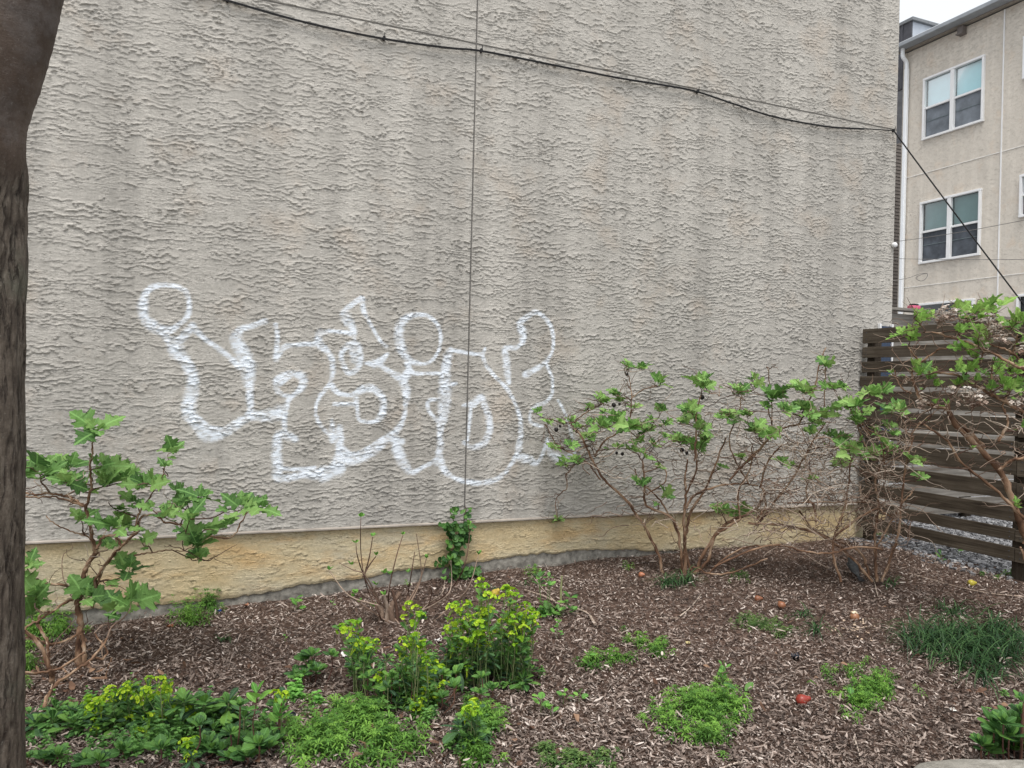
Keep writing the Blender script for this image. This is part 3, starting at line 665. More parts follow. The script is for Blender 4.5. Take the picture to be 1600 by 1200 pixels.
def window(W_, kind):
    y0, y1, z0, z1 = W_; a = min(y0, y1); b_ = max(y0, y1); w_ = b_-a; hh = z1-z0
    fr_ = MB(); T = .055
    fr_.box((-.02, (a+b_)/2-BY0, z0+T/2-.01), (.09, w_+.04, T), bev=.006); fr_.box((-.02, (a+b_)/2-BY0, z1-T/2+.01), (.09, w_+.04, T), bev=.006)
    for y in (a+T/2-.015, b_-T/2+.015): fr_.box((-.02, y-BY0, (z0+z1)/2), (.088, T, hh-2*T+.02), bev=.006)
    f = link('window', fr_.mesh('window', M['white']), nbg)
    cols = [(a, b_)] if kind in ('small', 'dark') else [(a, (a+b_)/2), ((a+b_)/2, b_)]
    if len(cols) == 2:
        m_ = MB(); m_.box((-.018, (a+b_)/2-BY0, (z0+z1)/2), (.086, .10, hh-2*T+.02), bev=.006); link('mullion', m_.mesh('mullion', M['white']), f)
    for ci, (c0, c1) in enumerate(cols):
        c0 += .045; c1 -= .045; zm = (z0+z1)/2+.02
        if kind != 'dark':
            r = MB(); r.box((.0, (c0+c1)/2-BY0, zm), (.05, c1-c0, .05), bev=.004); link('sash_rail', r.mesh('sash_rail', M['white']), f)
            up = MB(); nsl = 26
            if kind == 'a':
                up.box((.10, (c0+c1)/2-BY0, (zm+z1)/2), (.006, c1-c0+.05, z1-zm-.05))
                link('blind', up.mesh('blind', M['blind']), f)
            else:
                for q in range(nsl):
                    zz = zm+.02+(z1-zm-.06)*(q+.5)/nsl; up.box((.10, (c0+c1)/2-BY0, zz), (.022, c1-c0+.04, .003), roty(.9))
                up.box((.13, (c0+c1)/2-BY0, (zm+z1)/2), (.004, c1-c0+.05, z1-zm)); link('blind', up.mesh('blind', M['blind2']), f)
            s = MB(); s.box((.03, (c0+c1)/2-BY0, (z0+zm)/2+.01), (.003, c1-c0, zm-z0-.06)); link('insect_screen', s.mesh('screen', M['screen'] if kind == 'a' else M['screen2']), f)
            s = MB(); s.box((.022, (c0+c1)/2-BY0, z0+(zm-z0)*.58), (.01, c1-c0, .012)); link('screen_bar', s.mesh('screen_bar', simple_mat('bar_grey', (.16, .2, .21), .6)), f)
        g = MB(); g.add([(.012, c0-BY0, zm+.02 if kind != 'dark' else z0+.05), (.012, c1-BY0, zm+.02 if kind != 'dark' else z0+.05), (.012, c1-BY0, z1-.04), (.012, c0-BY0, z1-.04)], [[0, 1, 2, 3]]); link('pane', g.mesh('pane', M['glass']), f)
    r = MB(); r.box((.45, (a+b_)/2-BY0, (z0+z1)/2), (.5, w_+.2, hh+.2)); link('room', r.mesh('room', M['room']), f)
window(W1, 'a'); window(W2, 'b'); window(W3, 'dark'); window(W4, 'small'); window(W4b, 'small'); window(W5, 'dark'); window(WL[6], 'a'); window(WL[7], 'b')
# roof, fascia, gutter, soffit, downspout
ov = .14
b = MB(); b.box((6.2-ov/2, (YN-BY0)/2, zr+.11), (12.9+ov, BY0-YN+.3, .10), bev=.01); link('roof', b.mesh('roof', simple_mat('roof_edge', (.30, .32, .34), .7, .15, 4)), nbg)
b = MB(); b.box((-ov/2+.02, (YN-BY0)/2, zr+.045), (ov, BY0-YN+.2, .03)); link('soffit', b.mesh('soffit', simple_mat('soffit_beige', (.30, .27, .23), .8)), nbg)
b = MB(); gp_ = [(-.14, .10), (-.14, .085), (-.155, .08), (-.15, .04), (-.13, .0), (-.10, -.02), (-.02, -.02), (.0, .10), (-.008, .10), (-.02, -.008), (-.10, -.01), (-.125, .01), (-.13, .10)]
gx = -ov; vv = []; ff = []; K = len(gp_)
for y in (BY0+.15, YN-.1):
    for (dx, dz) in gp_: vv.append((gx+dx, y-BY0, zr+.12+dz))
for j in range(K): ff.append([j, (j+1) % K, K+(j+1) % K, K+j])
b.add(vv, ff); b.box((gx-.07, .155, zr+.16), (.14, .012, .11)); link('gutter', b.mesh('gutter', M['gutter']), nbg)
b = MB(); b.tube(spline([(gx-.07, -.12, zr+.12), (gx-.07, -.12, zr-.02), (-.20, -.13, zr-.16), (-.09, -.14, zr-.28), (-.07, -.14, zr-.45)], 5), .05, 8)
b.box((-.07, -.14, (zr-.44)/2), (.085, .10, zr-.44), bev=.012); link('downspout', b.mesh('downspout', M['gutter']), nbg)
b = MB(); b.box((.03, -.04, zr/2), (.12, .10, zr), bev=.01); link('corner_trim', b.mesh('corner_trim', simple_mat('corner_beige', (.5, .46, .40), .8)), nbg)
p = bz(1506, 48); b = MB(); b.box((-.07, p[1]-BY0, p[2]), (.14, .16, .17), bev=.01); b.box((-.09, p[1]-BY0, p[2]-.10), (.18, .17, .03)); link('vent_hood', b.mesh('vent_hood', simple_mat('vent_brown', (.16, .14, .13), .6)), nbg)
# roof-top access box
rb = thing('rooftop_box', (19, 16.2, zr), 'pale grey metal-clad box with dark side rising above the white gutter', 'rooftop box')
zt = 12.25
b = MB(); b.box((2.0, 2.0, (zt-zr)/2), (3.98, 3.98, zt-zr)); link('cladding', b.mesh('cladding', M['palemetal']), rb)
b = MB(); b.box((-.01, 2.0, (zt-zr)/2), (.05, 4.0, zt-zr-.01)); 
for i in range(6): b.box((-.045, .3+i*.7, (zt-zr)/2), (.03, .04, zt-zr-.02))
link('dark_side', b.mesh('dark_side', M['darkmetal']), rb, label='dark side panel')
b = MB(); b.box((1.98, 1.98, zt-zr+.04), (4.12, 4.12, .10), bev=.01); link('coping', b.mesh('coping', simple_mat('coping', (.2, .21, .22), .6)), rb)
# dark lap-sided building between the two
sb = thing('sided_building', (9, 21, 0), 'dark brown lap-sided building glimpsed between the two stucco buildings', 'building')
Ys = 21.0; zs_top = float(onY(1406, 140, Ys)[2]); xs0, xs1 = 10.0, float(onY(1411, 300, Ys)[0])+3
n_l = int(zs_top/.13)
for i in range(n_l):
    z = zs_top-.13*(i+1)
    b = MB(); b.add([(xs0-9, 0, z+.13), (xs1-9, 0, z+.13), (xs1-9, -.022, z), (xs0-9, -.022, z), (xs1-9, 0, z-.001), (xs0-9, 0, z-.001)], [[0, 1, 2, 3], [3, 2, 4, 5]])
    link('siding_board', b.mesh('siding_board', M['siding']), sb)
b = MB(); b.box(((xs0+xs1)/2-9, 2.05, zs_top/2-.05), (xs1-xs0, 4, zs_top)); link('wall', b.mesh('wall', M['siding']), sb)
b = MB(); b.box(((xs0+xs1)/2-9, 1.9, zs_top+.10), (xs1-xs0+.3, 4.3, .24), bev=.02); link('fascia', b.mesh('fascia', M['white']), sb)
# thin wires in front of the neighbour
def wire(p0, p1, sag, r, label):
    pts = [p0+(p1-p0)*q-np.array([0, 0, sag*4*q*(1-q)]) for q in np.linspace(0, 1, 10)]
    b = MB(); b.tube(pts, r, 5); link('overhead_wire', b.mesh('wire', M['cable2'], True), label=label, cat='wire')
wire(at(1395, 378, 16), at(1700, 322, 12), .05, .0055, 'thin grey wire crossing the lower sash of the neighbour window')
wire(at(1395, 404, 16), at(1700, 404, 12), .02, .0055, 'thin grey wire just under the neighbour window sill')
b = MB(); pl = [at(a, c_, 15.8) for a, c_ in ((1395, 439), (1420, 434), (1437, 428), (1449, 428), (1446, 436), (1438, 439), (1431, 434), (1440, 429), (1449, 427))]
b.tube(spline(pl, 5), .006, 5); link('wire_end', b.mesh('wire_end', M['cable2'], True), label='short looped wire end against the beige facade', cat='wire')
# ================================================================== planting
LOB = {}
def leaf_mesh(name, outline, L, mat, fold=.28, droop=.35, wave=.04, rows=13, seed=0, serr=0.0, tint=0.0):
    """outline: list of (half width, along) for one side; a leaf lying along +Y from its stalk, upper side +Z"""
    rng = np.random.RandomState(seed); b = MB()
    o = np.array(outline, float); n = len(o)
    mid_y = np.linspace(0, 1, n)
    for sgn in (1, -1):
        ow = o[:, 0]*(1+rng.uniform(-.08, .08, n)); oy = o[:, 1]+rng.uniform(-.012, .012, n)
        rowsv = []
        for fr in (0, .5, 1):
            x = sgn*ow*fr; y = mid_y*(1-fr)+oy*fr
            r2 = np.clip(y, 0, 1.1)
            z = fold*np.abs(x) - droop*(r2**2)*.6 - .35*droop*x*x + wave*np.sin(y*14+sgn)*fr*fr*(ow > .1)
            rowsv.append(np.stack([x, y, z], -1))
        V = np.concatenate(rowsv)*L
        uv = np.concatenate([np.stack([np.full(n, sgn*fr*.5) if False else sgn*ow*fr, mid_y*(1-fr)+oy*fr], -1) for fr in (0, .5, 1)])
        f = []
        for k in range(2):
            for i in range(n-1):
                q = [k*n+i, (k+1)*n+i, (k+1)*n+i+1, k*n+i+1]
                f.append(q if sgn > 0 else q[::-1])
        b.add(V, f, tint, uv)
    # stalk
    b.tube(np.array([[0, -.22, .03], [0, -.1, .0], [0, .02, 0]])*L, .012*L, 4, tint)
    return b.mesh(name, mat, True)
OAK = [(.0, .0), (.10, .05), (.30, .04), (.43, .16), (.30, .24), (.33, .30), (.60, .44), (.50, .50), (.56, .62), (.30, .54), (.22, .62), (.34, .80), (.20, .82), (.17, .92), (0, 1.02)]
OAK2 = [(.0, .0), (.14, .0), (.34, -.06), (.50, .08), (.36, .20), (.40, .26), (.66, .36), (.54, .46), (.52, .58), (.34, .52), (.25, .60), (.30, .78), (.20, .84), (.12, .94), (0, 1.0)]
ELL = [(.0, .0), (.12, .1), (.24, .28), (.29, .48), (.26, .68), (.15, .87), (0, 1.0)]
OBO = [(.0, .0), (.06, .1), (.13, .28), (.21, .5), (.26, .7), (.20, .9), (0, 1.0)]
LAN = [(.0, .0), (.06, .12), (.10, .3), (.13, .55), (.11, .8), (0, 1.0)]
RND = [(.0, .0), (.26, .06), (.42, .28), (.42, .55), (.28, .82), (0, .98)]

def toothed(o, amt=.13):
    out = []
    for (a, b_), (c, d_) in zip(o[:-1], o[1:]):
        out.append((a, b_)); L = math.hypot(c-a, d_-b_)
        if L > .09 and a > .04: out.append(((a+c)/2-amt*L*.9, (b_+d_)/2-amt*L*.5)); out.append(((a*.38+c*.62)+amt*L*.5, b_*.38+d_*.62+amt*L*.35))
    return out+[o[-1]]
OAK = toothed(OAK); OAK2 = toothed(OAK2)
OAK3 = toothed([(.0, .0), (.12, -.02), (.28, .0), (.36, .14), (.22, .24), (.26, .34), (.50, .52), (.36, .54), (.34, .62), (.19, .60), (.20, .80), (.12, .84), (.08, .94), (0, 1.04)])
M['hyd'] = leaf_mat('hydrangea_leaf', (.145, .29, .075), (.27, .44, .13), .3, dark=(.07, .16, .045), rough=.6)
M['hyd2'] = leaf_mat('young_hydrangea_leaf', (.20, .38, .07), (.34, .50, .14), .33, dark=(.14, .27, .08), rough=.6)
M['hyd3'] = leaf_mat('small_hydrangea_leaf', (.19, .36, .09), (.36, .53, .18), .3, dark=(.09, .20, .055), rough=.6)
M['spu'] = leaf_mat('spurge_leaf', (.032, .080, .034), (.075, .16, .055), .15, dark=(.016, .042, .020), rough=.55, spec=.25, vein=True)
M['spug'] = leaf_mat('fresh_spurge_leaf', (.085, .20, .045), (.17, .33, .06), .25, dark=(.035, .10, .028), rough=.55, spec=.25)
M['eu'] = leaf_mat('creeper_leaf', (.055, .145, .032), (.12, .26, .05), .2, dark=(.02, .065, .018), rough=.5, spec=.28)
M['lime'] = leaf_mat('lime_bract', (.26, .48, .022), (.60, .74, .05), .3, dark=(.10, .26, .018), vein=False, rough=.6)
M['limeg'] = leaf_mat('bract_leaf', (.10, .24, .04), (.2, .36, .05), .25, vein=False)
M['weed'] = leaf_mat('weed_leaf', (.12, .27, .045), (.22, .42, .07), .28, dark=(.065, .16, .03), vein=False, rough=.65)
M['weedd'] = leaf_mat('dull_weed_leaf', (.10, .19, .055), (.18, .28, .08), .25, dark=(.06, .12, .035), vein=False, rough=.7)
M['blade'] = leaf_mat('grass_blade', (.030, .080, .028), (.085, .17, .06), .2, dark=(.02, .05, .022), vein=False, rough=.5, spec=.25)
M['fresh'] = leaf_mat('seedling_leaf', (.14, .34, .06), (.24, .46, .09), .3, dark=(.07, .2, .04), rough=.5)
M['stem'] = tint_mat('peeling_stem_bark', [(0, (.075, .04, .026)), (.35, (.17, .095, .058)), (.6, (.30, .19, .12)), (1, (.52, .41, .31))], .85, .002, .2, 45, (6, 6, 1.2))
M['twig'] = tint_mat('twig_bark', [(0, (.05, .027, .022)), (.35, (.12, .07, .05)), (.6, (.27, .19, .14)), (1, (.55, .46, .38))], .85, .001, .2, 60)
M['gstem'] = tint_mat('green_stem', [(0, (.10, .16, .05)), (.5, (.17, .24, .09)), (1, (.30, .30, .15))], .6, 0, .3)
M['rstem'] = tint_mat('red_stem', [(0, (.09, .04, .035)), (1, (.18, .09, .06))], .6, 0, .3)
M['dry'] = tint_mat('dried_floret', [(0, (.16, .085, .055)), (.4, (.55, .45, .38)), (1, (.85, .80, .74))], .85, 0, .1, 60, None, .2)
M['pod'] = simple_mat('dark_pod', (.02, .016, .016), .6, .3, 40)

def leafset(name, ols, mat, nvar=4, **kw):
    out = []
    for i in range(nvar):
        out.append(leaf_mesh(name, ols[i % len(ols)], 1.0, mat, fold=kw.get('fold', .25)*random.uniform(.6, 1.4), droop=kw.get('droop', .35)*random.uniform(.4, 1.6), wave=kw.get('wave', .03), seed=i*7+3))
    return out
L_hyd = leafset('leaf', [OAK, OAK2, OAK3], M['hyd'], 6); L_hyd2 = leafset('leaf', [OAK, OAK3, OAK2], M['hyd2'], 6, droop=.15, fold=.4); L_hyd3 = leafset('leaf', [OAK2, OAK, OAK3], M['hyd3'], 6, droop=.25, fold=.4)
L_spu = leafset('leaf', [LAN, OBO], M['spu'], 4, droop=.5, fold=.2, wave=0); L_spug = leafset('leaf', [OBO, ELL], M['spug'], 4, droop=.25, fold=.3, wave=0)
L_eu = leafset('leaf', [ELL, RND, OBO], M['eu'], 4, droop=.2, wave=.01); L_fresh = leafset('leaf', [ELL, RND], M['fresh'], 4, droop=.25, wave=.01)
def leaf_mw(p, d, up, size, roll=0.0):
    d = np.asarray(d, float); d = d/np.linalg.norm(d); up = np.asarray(up, float)
    x = np.cross(d, up); x /= (np.linalg.norm(x)+1e-9); z = np.cross(x, d)
    if roll: c, s_ = math.cos(roll), math.sin(roll); x, z = c*x+s_*z, -s_*x+c*z
    p = np.asarray(p)+d*size*.2
    return Matrix(((x[0]*size, d[0]*size, z[0]*size, p[0]), (x[1]*size, d[1]*size, z[1]*size, p[1]), (x[2]*size, d[2]*size, z[2]*size, p[2]), (0, 0, 0, 1)))
def put_leaf(root, proto, p, d, up, size, roll=0.0, name='leaf'):
    o = bpy.data.objects.new(name, random.choice(proto) if isinstance(proto, list) else proto); COL.objects.link(o); o.parent = root
    mw = leaf_mw(np.asarray(p)-np.array(root.location), d, up, size, roll); o.matrix_basis = mw; return o
def rdir(el, az): return np.array([math.cos(el)*math.cos(az), math.cos(el)*math.sin(az), math.sin(el)])
def cluster(root, proto, p, ax, n, size, spread=1.0, inner=2):
    """a fan of leaves at a shoot tip; ax = the shoot's direction"""
    a0 = random.uniform(0, 6.28); ax = np.asarray(ax, float); ax /= np.linalg.norm(ax)
    for i in range(n):
        az = a0+i*2.4+random.uniform(-.3, .3); big = i >= inner
        el = random.uniform(.15, .75) if big else random.uniform(.8, 1.35)
        if random.random() < .25 and big: el = random.uniform(-.5, .15)
        d = rdir(el*1.0, az); d = d*spread+ax*(.35+(1-spread)*1.2); d /= np.linalg.norm(d)
        s_ = size*(random.uniform(.75, 1.1) if big else random.uniform(.4, .7))
        up = np.array([random.uniform(-.6, .6), random.uniform(-1.15, .15), random.uniform(.4, 1.0)])
        put_leaf(root, proto, np.asarray(p)-ax*size*random.uniform(0, .35), d, up, s_)
def wander(a, b, n=7, amp=.12, rng=random):
    a = np.asarray(a, float); b = np.asarray(b, float); L = np.linalg.norm(b-a); pts = []
    off = np.zeros(3)
    for i in range(n+1):
        q = i/n; off = off*.6+np.array([rng.uniform(-1, 1), rng.uniform(-1, 1), rng.uniform(-.8, .8)])*L*amp*.5
        pts.append(a*(1-q)+b*q+off*math.sin(math.pi*q))
    return pts
def build_bush(name, base, label, stems, clusters, proto, leafsize, cat='shrub', group=None, extra=60, depth0=None, tipn=5, twig_r=.0035, dead=0, tintlo=.0, tangle=None, sp=1.0):
    """stems: lists of (px,py,depth,r). clusters: (px,py,depth,scale)"""
    root = thing(name, base, label, cat, group); B0 = np.array(base)
    allpts = []
    for st in stems:
        P = np.array([np.append(at(a, b_, d_), r*(.82 if leafsize > .1 else 1)) for a, b_, d_, r in st])
        c = spline(P, 6)
        # grow the knotty thickness changes
        rr = c[:, 3]*(1+.14*np.sin(np.arange(len(c))*1.9+random.random()*6))
        pts = c[:, :3]+np.random.normal(0, .0025, (len(c), 3))
        b = MB(); b.tube(pts-B0, rr, 8, np.repeat(np.random.uniform(.15, .75, len(c)), 8) if False else .5, True, .16)
        tv = np.clip(np.repeat(.42+.25*np.sin(np.arange(len(c))*.55+random.random()*6), 8)+np.random.normal(0, .14, len(c)*8), 0, 1)
        a0 = b.a; b.a = [tv]+[np.full(len(x), .4) for x in a0[1:]]
        # strips of loose bark
        if max(rr) > .008:
            for _ in range(int(len(c)*.5)):
                i = random.randrange(1, len(c)-2); q = pts[i]-B0; dd = pts[i+1]-pts[i]; dd /= np.linalg.norm(dd)+1e-9
                sd_ = np.cross(dd, rdir(random.uniform(-1, 1), random.uniform(0, 6.28))); sd_ /= np.linalg.norm(sd_)+1e-9
                ln = random.uniform(.02, .05); r_ = rr[i]
                b.add([q+sd_*r_, q+sd_*(r_+.001)+np.cross(sd_, dd)*.004, q+sd_*(r_+.006)+dd*ln+np.cross(sd_, dd)*.003, q+sd_*(r_+.004)+dd*ln], [[0, 1, 2, 3]], random.uniform(.5, .95))
        link('branch', b.mesh('branch', M['stem'], True), root)
        allpts.append(np.hstack([pts, rr[:, None]]))
    AP = np.vstack(allpts)
    tw = MB()
    for (a, b_, d_, s_) in clusters:
        tip = at(a, b_, d_)
        w_ = np.linalg.norm(AP[:, :3]-tip, axis=1)+np.maximum(0, AP[:, 2]-tip[2]+.03)*2.5
        i = int(np.argmin(w_)); src = AP[i]
        L = np.linalg.norm(src[:3]-tip)
        pp = wander(src[:3], tip-np.array([0, 0, leafsize*.12]), max(4, int(L/.05)), .28)
        c = spline(pp, 3); n = len(c)
        tw.tube(c-B0, np.linspace(min(src[3], twig_r*1.7), twig_r*.6, n), 5, np.clip(np.repeat(random.uniform(.2, .6)+.1*np.sin(np.arange(n)), 5), 0, 1), False, .15)
        AP = np.vstack([AP, np.hstack([c, np.full((n, 1), twig_r)])])
        ax = c[-1]-c[-3]; ax = ax/(np.linalg.norm(ax)+1e-9)+np.array([0, 0, .6])
        cluster(root, proto, tip, ax, max(3, int(round(tipn*(.6+.4*s_)))), leafsize*s_, sp)
        if n > 8 and random.random() < .8:
            j = random.randrange(n//3, n-3); put_leaf(root, proto, c[j], rdir(random.uniform(-.2, .6), random.uniform(0, 6.28)), (0, -.4, 1), leafsize*s_*random.uniform(.4, .7))
    # fine side twigs
    for _ in range(extra):
        i = random.randrange(len(AP)); src = AP[i][:3]
        if src[2] < B0[2]+.12: continue
        d = rdir(random.uniform(-.4, 1.0), random.uniform(0, 6.28)); L = random.uniform(.06, .26)
        c = spline(wander(src, src+d*L, 5, .35), 3)
        tw.tube(c-B0, np.linspace(twig_r*.8, twig_r*.3, len(c)), 4, random.uniform(.1, .85), False)
        if random.random() < .35:
            k = len(c)//2; c2 = spline(wander(c[k], c[k]+rdir(random.uniform(-.5, 1), random.uniform(0, 6.28))*L*.5, 3, .3), 2)
            tw.tube(c2-B0, np.linspace(twig_r*.5, twig_r*.25, len(c2)), 4, random.uniform(.1, .85), False)
    if tangle:
        (px0, px1, py0_, py1_, d0, d1, nn, tl) = tangle
        for _ in range(nn):
            p = at(random.uniform(px0, px1), random.uniform(py0_, py1_), random.uniform(d0, d1)); d = rdir(random.uniform(-.7, 1.2), random.uniform(0, 6.28))
            c = spline(wander(p, p+d*random.uniform(.12, tl), 6, .35), 3)
            c[:, 2] = np.maximum(c[:, 2], gz(c[:, 0], c[:, 1])+.01)
            tw.tube(c-B0, np.linspace(twig_r*.9, twig_r*.35, len(c)), 4, random.uniform(.35, 1.0), False)
    link('twigs', tw.mesh('twigs', M['twig'], True), root, kind='stuff')
    return root, AP

def S(lst, base, topr=None): return lst
# ---------------------------------------------------------------- left hydrangea
bL = G(122, 1040); dL = depth_of(bL)
def zz(lst, o, k): return [(o[0]+a/k, o[1]+b_/k) for a, b_ in lst]
def stem(pts, d0, d1, r0, r1): 
    n = len(pts); return [(a, b_, d0+(d1-d0)*i/(n-1), r0+(r1-r0)*i/(n-1)) for i, (a, b_) in enumerate(pts)]
kz = 3.333
SL = [stem(zz([(405, 1470), (412, 1330), (418, 1220), (405, 1130), (425, 1060), (440, 980), (470, 920), (500, 870)], (0, 600), kz), dL, dL+.05, .021, .013),
      stem(zz([(500, 870), (478, 800), (460, 700), (450, 630), (475, 540), (470, 450), (480, 360), (490, 270)], (0, 600), kz), dL+.05, dL-.1, .012, .004),
      stem(zz([(450, 640), (400, 610), (330, 580), (250, 570), (180, 575), (90, 560)], (0, 600), kz), dL+.0, dL+.1, .009, .005),
      stem(zz([(440, 640), (330, 600), (220, 590), (120, 590)], (0, 600), kz), dL+.0, dL-.1, .007, .004),
      stem(zz([(500, 860), (540, 800), (600, 790), (640, 840), (700, 770), (740, 690), (800, 680), (860, 715)], (0, 600), kz), dL, dL+.1, .009, .005),
      stem(zz([(490, 1080), (500, 1010), (560, 930), (620, 860), (660, 820), (720, 770)], (0, 600), kz), dL+.05, dL, .010, .006),
      stem(zz([(480, 1160), (500, 1060), (540, 960), (600, 870)], (0, 600), kz), dL+.1, dL, .009, .007),
      stem(zz([(700, 770), (720, 680), (780, 590), (840, 490), (860, 420)], (0, 600), kz), dL+.05, dL+.1, .006, .003),
      stem(zz([(700, 890), (780, 880), (880, 865), (960, 870)], (0, 600), kz), dL, dL-.1, .005, .003),
      stem(zz([(850, 715), (960, 740), (1080, 790), (1200, 800), (1250, 730), (1290, 670)], (0, 600), kz), dL+.1, dL+.15, .006, .004),
      stem(zz([(410, 1090), (340, 1050), (250, 1040), (180, 1020), (80, 1030)], (0, 600), kz), dL, dL-.1, .008, .006),
      stem(zz([(400, 1300), (330, 1345), (240, 1350), (190, 1325), (110, 1320)], (0, 600), kz), dL-.02, dL-.25, .008, .006),
      stem(zz([(380, 1120), (320, 1150), (250, 1200), (180, 1240), (120, 1280)], (0, 600), kz), dL, dL-.2, .008, .006),
      stem(zz([(230, 1700), (250, 1620), (300, 1560), (400, 1490), (480, 1430), (560, 1330)], (0, 600), kz), dL-.55, dL-.25, .011, .007),
      stem(zz([(110, 1505), (220, 1500), (330, 1470), (440, 1400)], (0, 600), kz), dL-.5, dL-.3, .008, .006),
      stem(zz([(480, 1420), (540, 1430), (560, 1390), (530, 1350), (490, 1300)], (0, 600), kz), dL-.3, dL-.2, .007, .004),
      stem(zz([(525, 1570), (560, 1490), (580, 1420)], (0, 600), kz), dL-.15, dL-.1, .007, .004),
      stem(zz([(275, 1560), (260, 1480), (200, 1350), (120, 1270)], (0, 600), kz), dL-.3, dL-.35, .014, .010),
      stem(zz([(270, 1560), (255, 1430), (240, 1330), (200, 1260), (210, 1200), (260, 1185)], (0, 600), kz), dL-.2, dL-.1, .010, .006),
      stem(zz([(425, 1530), (440, 1400), (425, 1300)], (0, 600), kz), dL-.03, dL-.0, .016, .010),
      stem(zz([(470, 800), (380, 770), (300, 735), (240, 690)], (0, 600), kz), dL+.1, dL+.2, .005, .003)]
CL = [(490, 230, 1.25), (180, 420, 1.1), (370, 420, 1.1), (330, 500, .9), (440, 520, 1.15), (540, 410, 1.0), (560, 520, 1.2), (660, 480, 1.0), (250, 470, 1.1), (740, 520, 1.1), (800, 510, .8), (900, 345, .9), (860, 430, .5), (690, 610, .7), (620, 650, .6), (960, 580, .9), (1060, 590, 1.1), (920, 650, .9), (990, 690, .8), (860, 680, .8), (1270, 630, 1.0), (1370, 640, .9), (1180, 740, .9), (1030, 840, 1.1), (590, 740, 1.1), (660, 730, .9), (680, 960, 1.2), (420, 690, .9), (740, 810, .6), (190, 1080, 1.2), (150, 1180, 1.1), (460, 1110, 1.1), (680, 1120, 1.25), (620, 1160, .9), (150, 930, .8), (570, 840, .7), (140, 480, .8), (1050, 900, .9), (780, 640, .6)]
build_bush('hydrangea_bush', bL, 'green lobed-leaf hydrangea bush beside the tree trunk, lowest branches touching the ground', SL,
           [(a/kz, 600+b_/kz, dL+random.uniform(-.22, .22), s_) for a, b_, s_ in CL], L_hyd, .105, extra=50, tipn=6)
# ---------------------------------------------------------------- centre hydrangea
bC = G(1066, 897); dC = depth_of(bC); o2 = (800, 540)
SC = [stem(zz([(785, 1190), (760, 1090), (700, 960), (640, 870), (590, 800), (480, 700), (420, 600), (390, 530), (350, 460), (310, 410)], o2, kz), dC+.02, dC+.1, .011, .006),
      stem(zz([(310, 410), (370, 360), (430, 325), (480, 300)], o2, kz), dC+.1, dC, .005, .003),
      stem(zz([(890, 1190), (880, 1080), (860, 960), (820, 890), (700, 830), (690, 720), (680, 600)], o2, kz), dC, dC-.1, .012, .006),
      stem(zz([(900, 1190), (900, 1050), (895, 900), (905, 780), (900, 700), (915, 590)], o2, kz), dC, dC-.15, .013, .005),
      stem(zz([(940, 1190), (900, 1060), (910, 960), (940, 850), (1000, 760), (1060, 620), (1110, 480)], o2, kz), dC+.03, dC+.15, .012, .006),
      stem(zz([(960, 1190), (1000, 1080), (1100, 940), (1220, 880), (1280, 840), (1300, 800)], o2, kz), dC+.02, dC+.1, .013, .009),
      stem(zz([(950, 1190), (1020, 1120), (1050, 1000), (1120, 950), (1190, 900)], o2, kz), dC, dC-.1, .012, .007),
      stem(zz([(905, 850), (950, 780), (1080, 730), (1200, 720), (1280, 730)], o2, kz), dC, dC+.1, .009, .005),
      stem(zz([(860, 960), (800, 850), (740, 770), (660, 700), (640, 640)], o2, kz), dC, dC+.1, .007, .004),
      stem(zz([(940, 1150), (1040, 1190), (1150, 1180), (1330, 1110)], o2, kz), dC-.15, dC-.3, .006, .005),
      stem(zz([(1020, 1190), (1120, 1100), (1220, 1050), (1330, 1045)], o2, kz), dC-.1, dC-.2, .006, .005),
      stem(zz([(430, 580), (480, 500), (540, 460), (600, 440), (650, 480)], o2, kz), dC+.1, dC, .007, .004),
      stem(zz([(430, 570), (400, 520), (330, 550), (250, 540)], o2, kz), dC+.1, dC+.05, .004, .003),
      stem(zz([(460, 700), (380, 600), (240, 520), (160, 380)], o2, kz), dC+.1, dC+.2, .005, .0028),
      stem(zz([(235, 900), (230, 800), (285, 740), (280, 680), (300, 650)], o2, kz), dC+.15, dC+.1, .003, .004),
      stem(zz([(300, 650), (330, 620), (370, 590)], o2, kz), dC+.1, dC+.1, .004, .004),
      stem(zz([(950, 600), (960, 450), (960, 340), (985, 260)], o2, kz), dC-.15, dC-.1, .006, .004),
      stem(zz([(905, 780), (960, 640), (950, 500)], o2, kz), dC-.05, dC-.15, .007, .005),
      stem(zz([(600, 440), (620, 330), (620, 240), (610, 160)], o2, kz), dC, dC+.1, .005, .003),
      stem(zz([(620, 280), (680, 230), (770, 210)], o2, kz), dC, dC, .004, .003),
      stem(zz([(700, 780), (800, 700), (780, 620), (700, 580)], o2, kz), dC, dC+.1, .005, .003),
      stem(zz([(1190, 900), (1180, 760), (1240, 640), (1250, 520)], o2, kz), dC, dC+.1, .007, .004)]
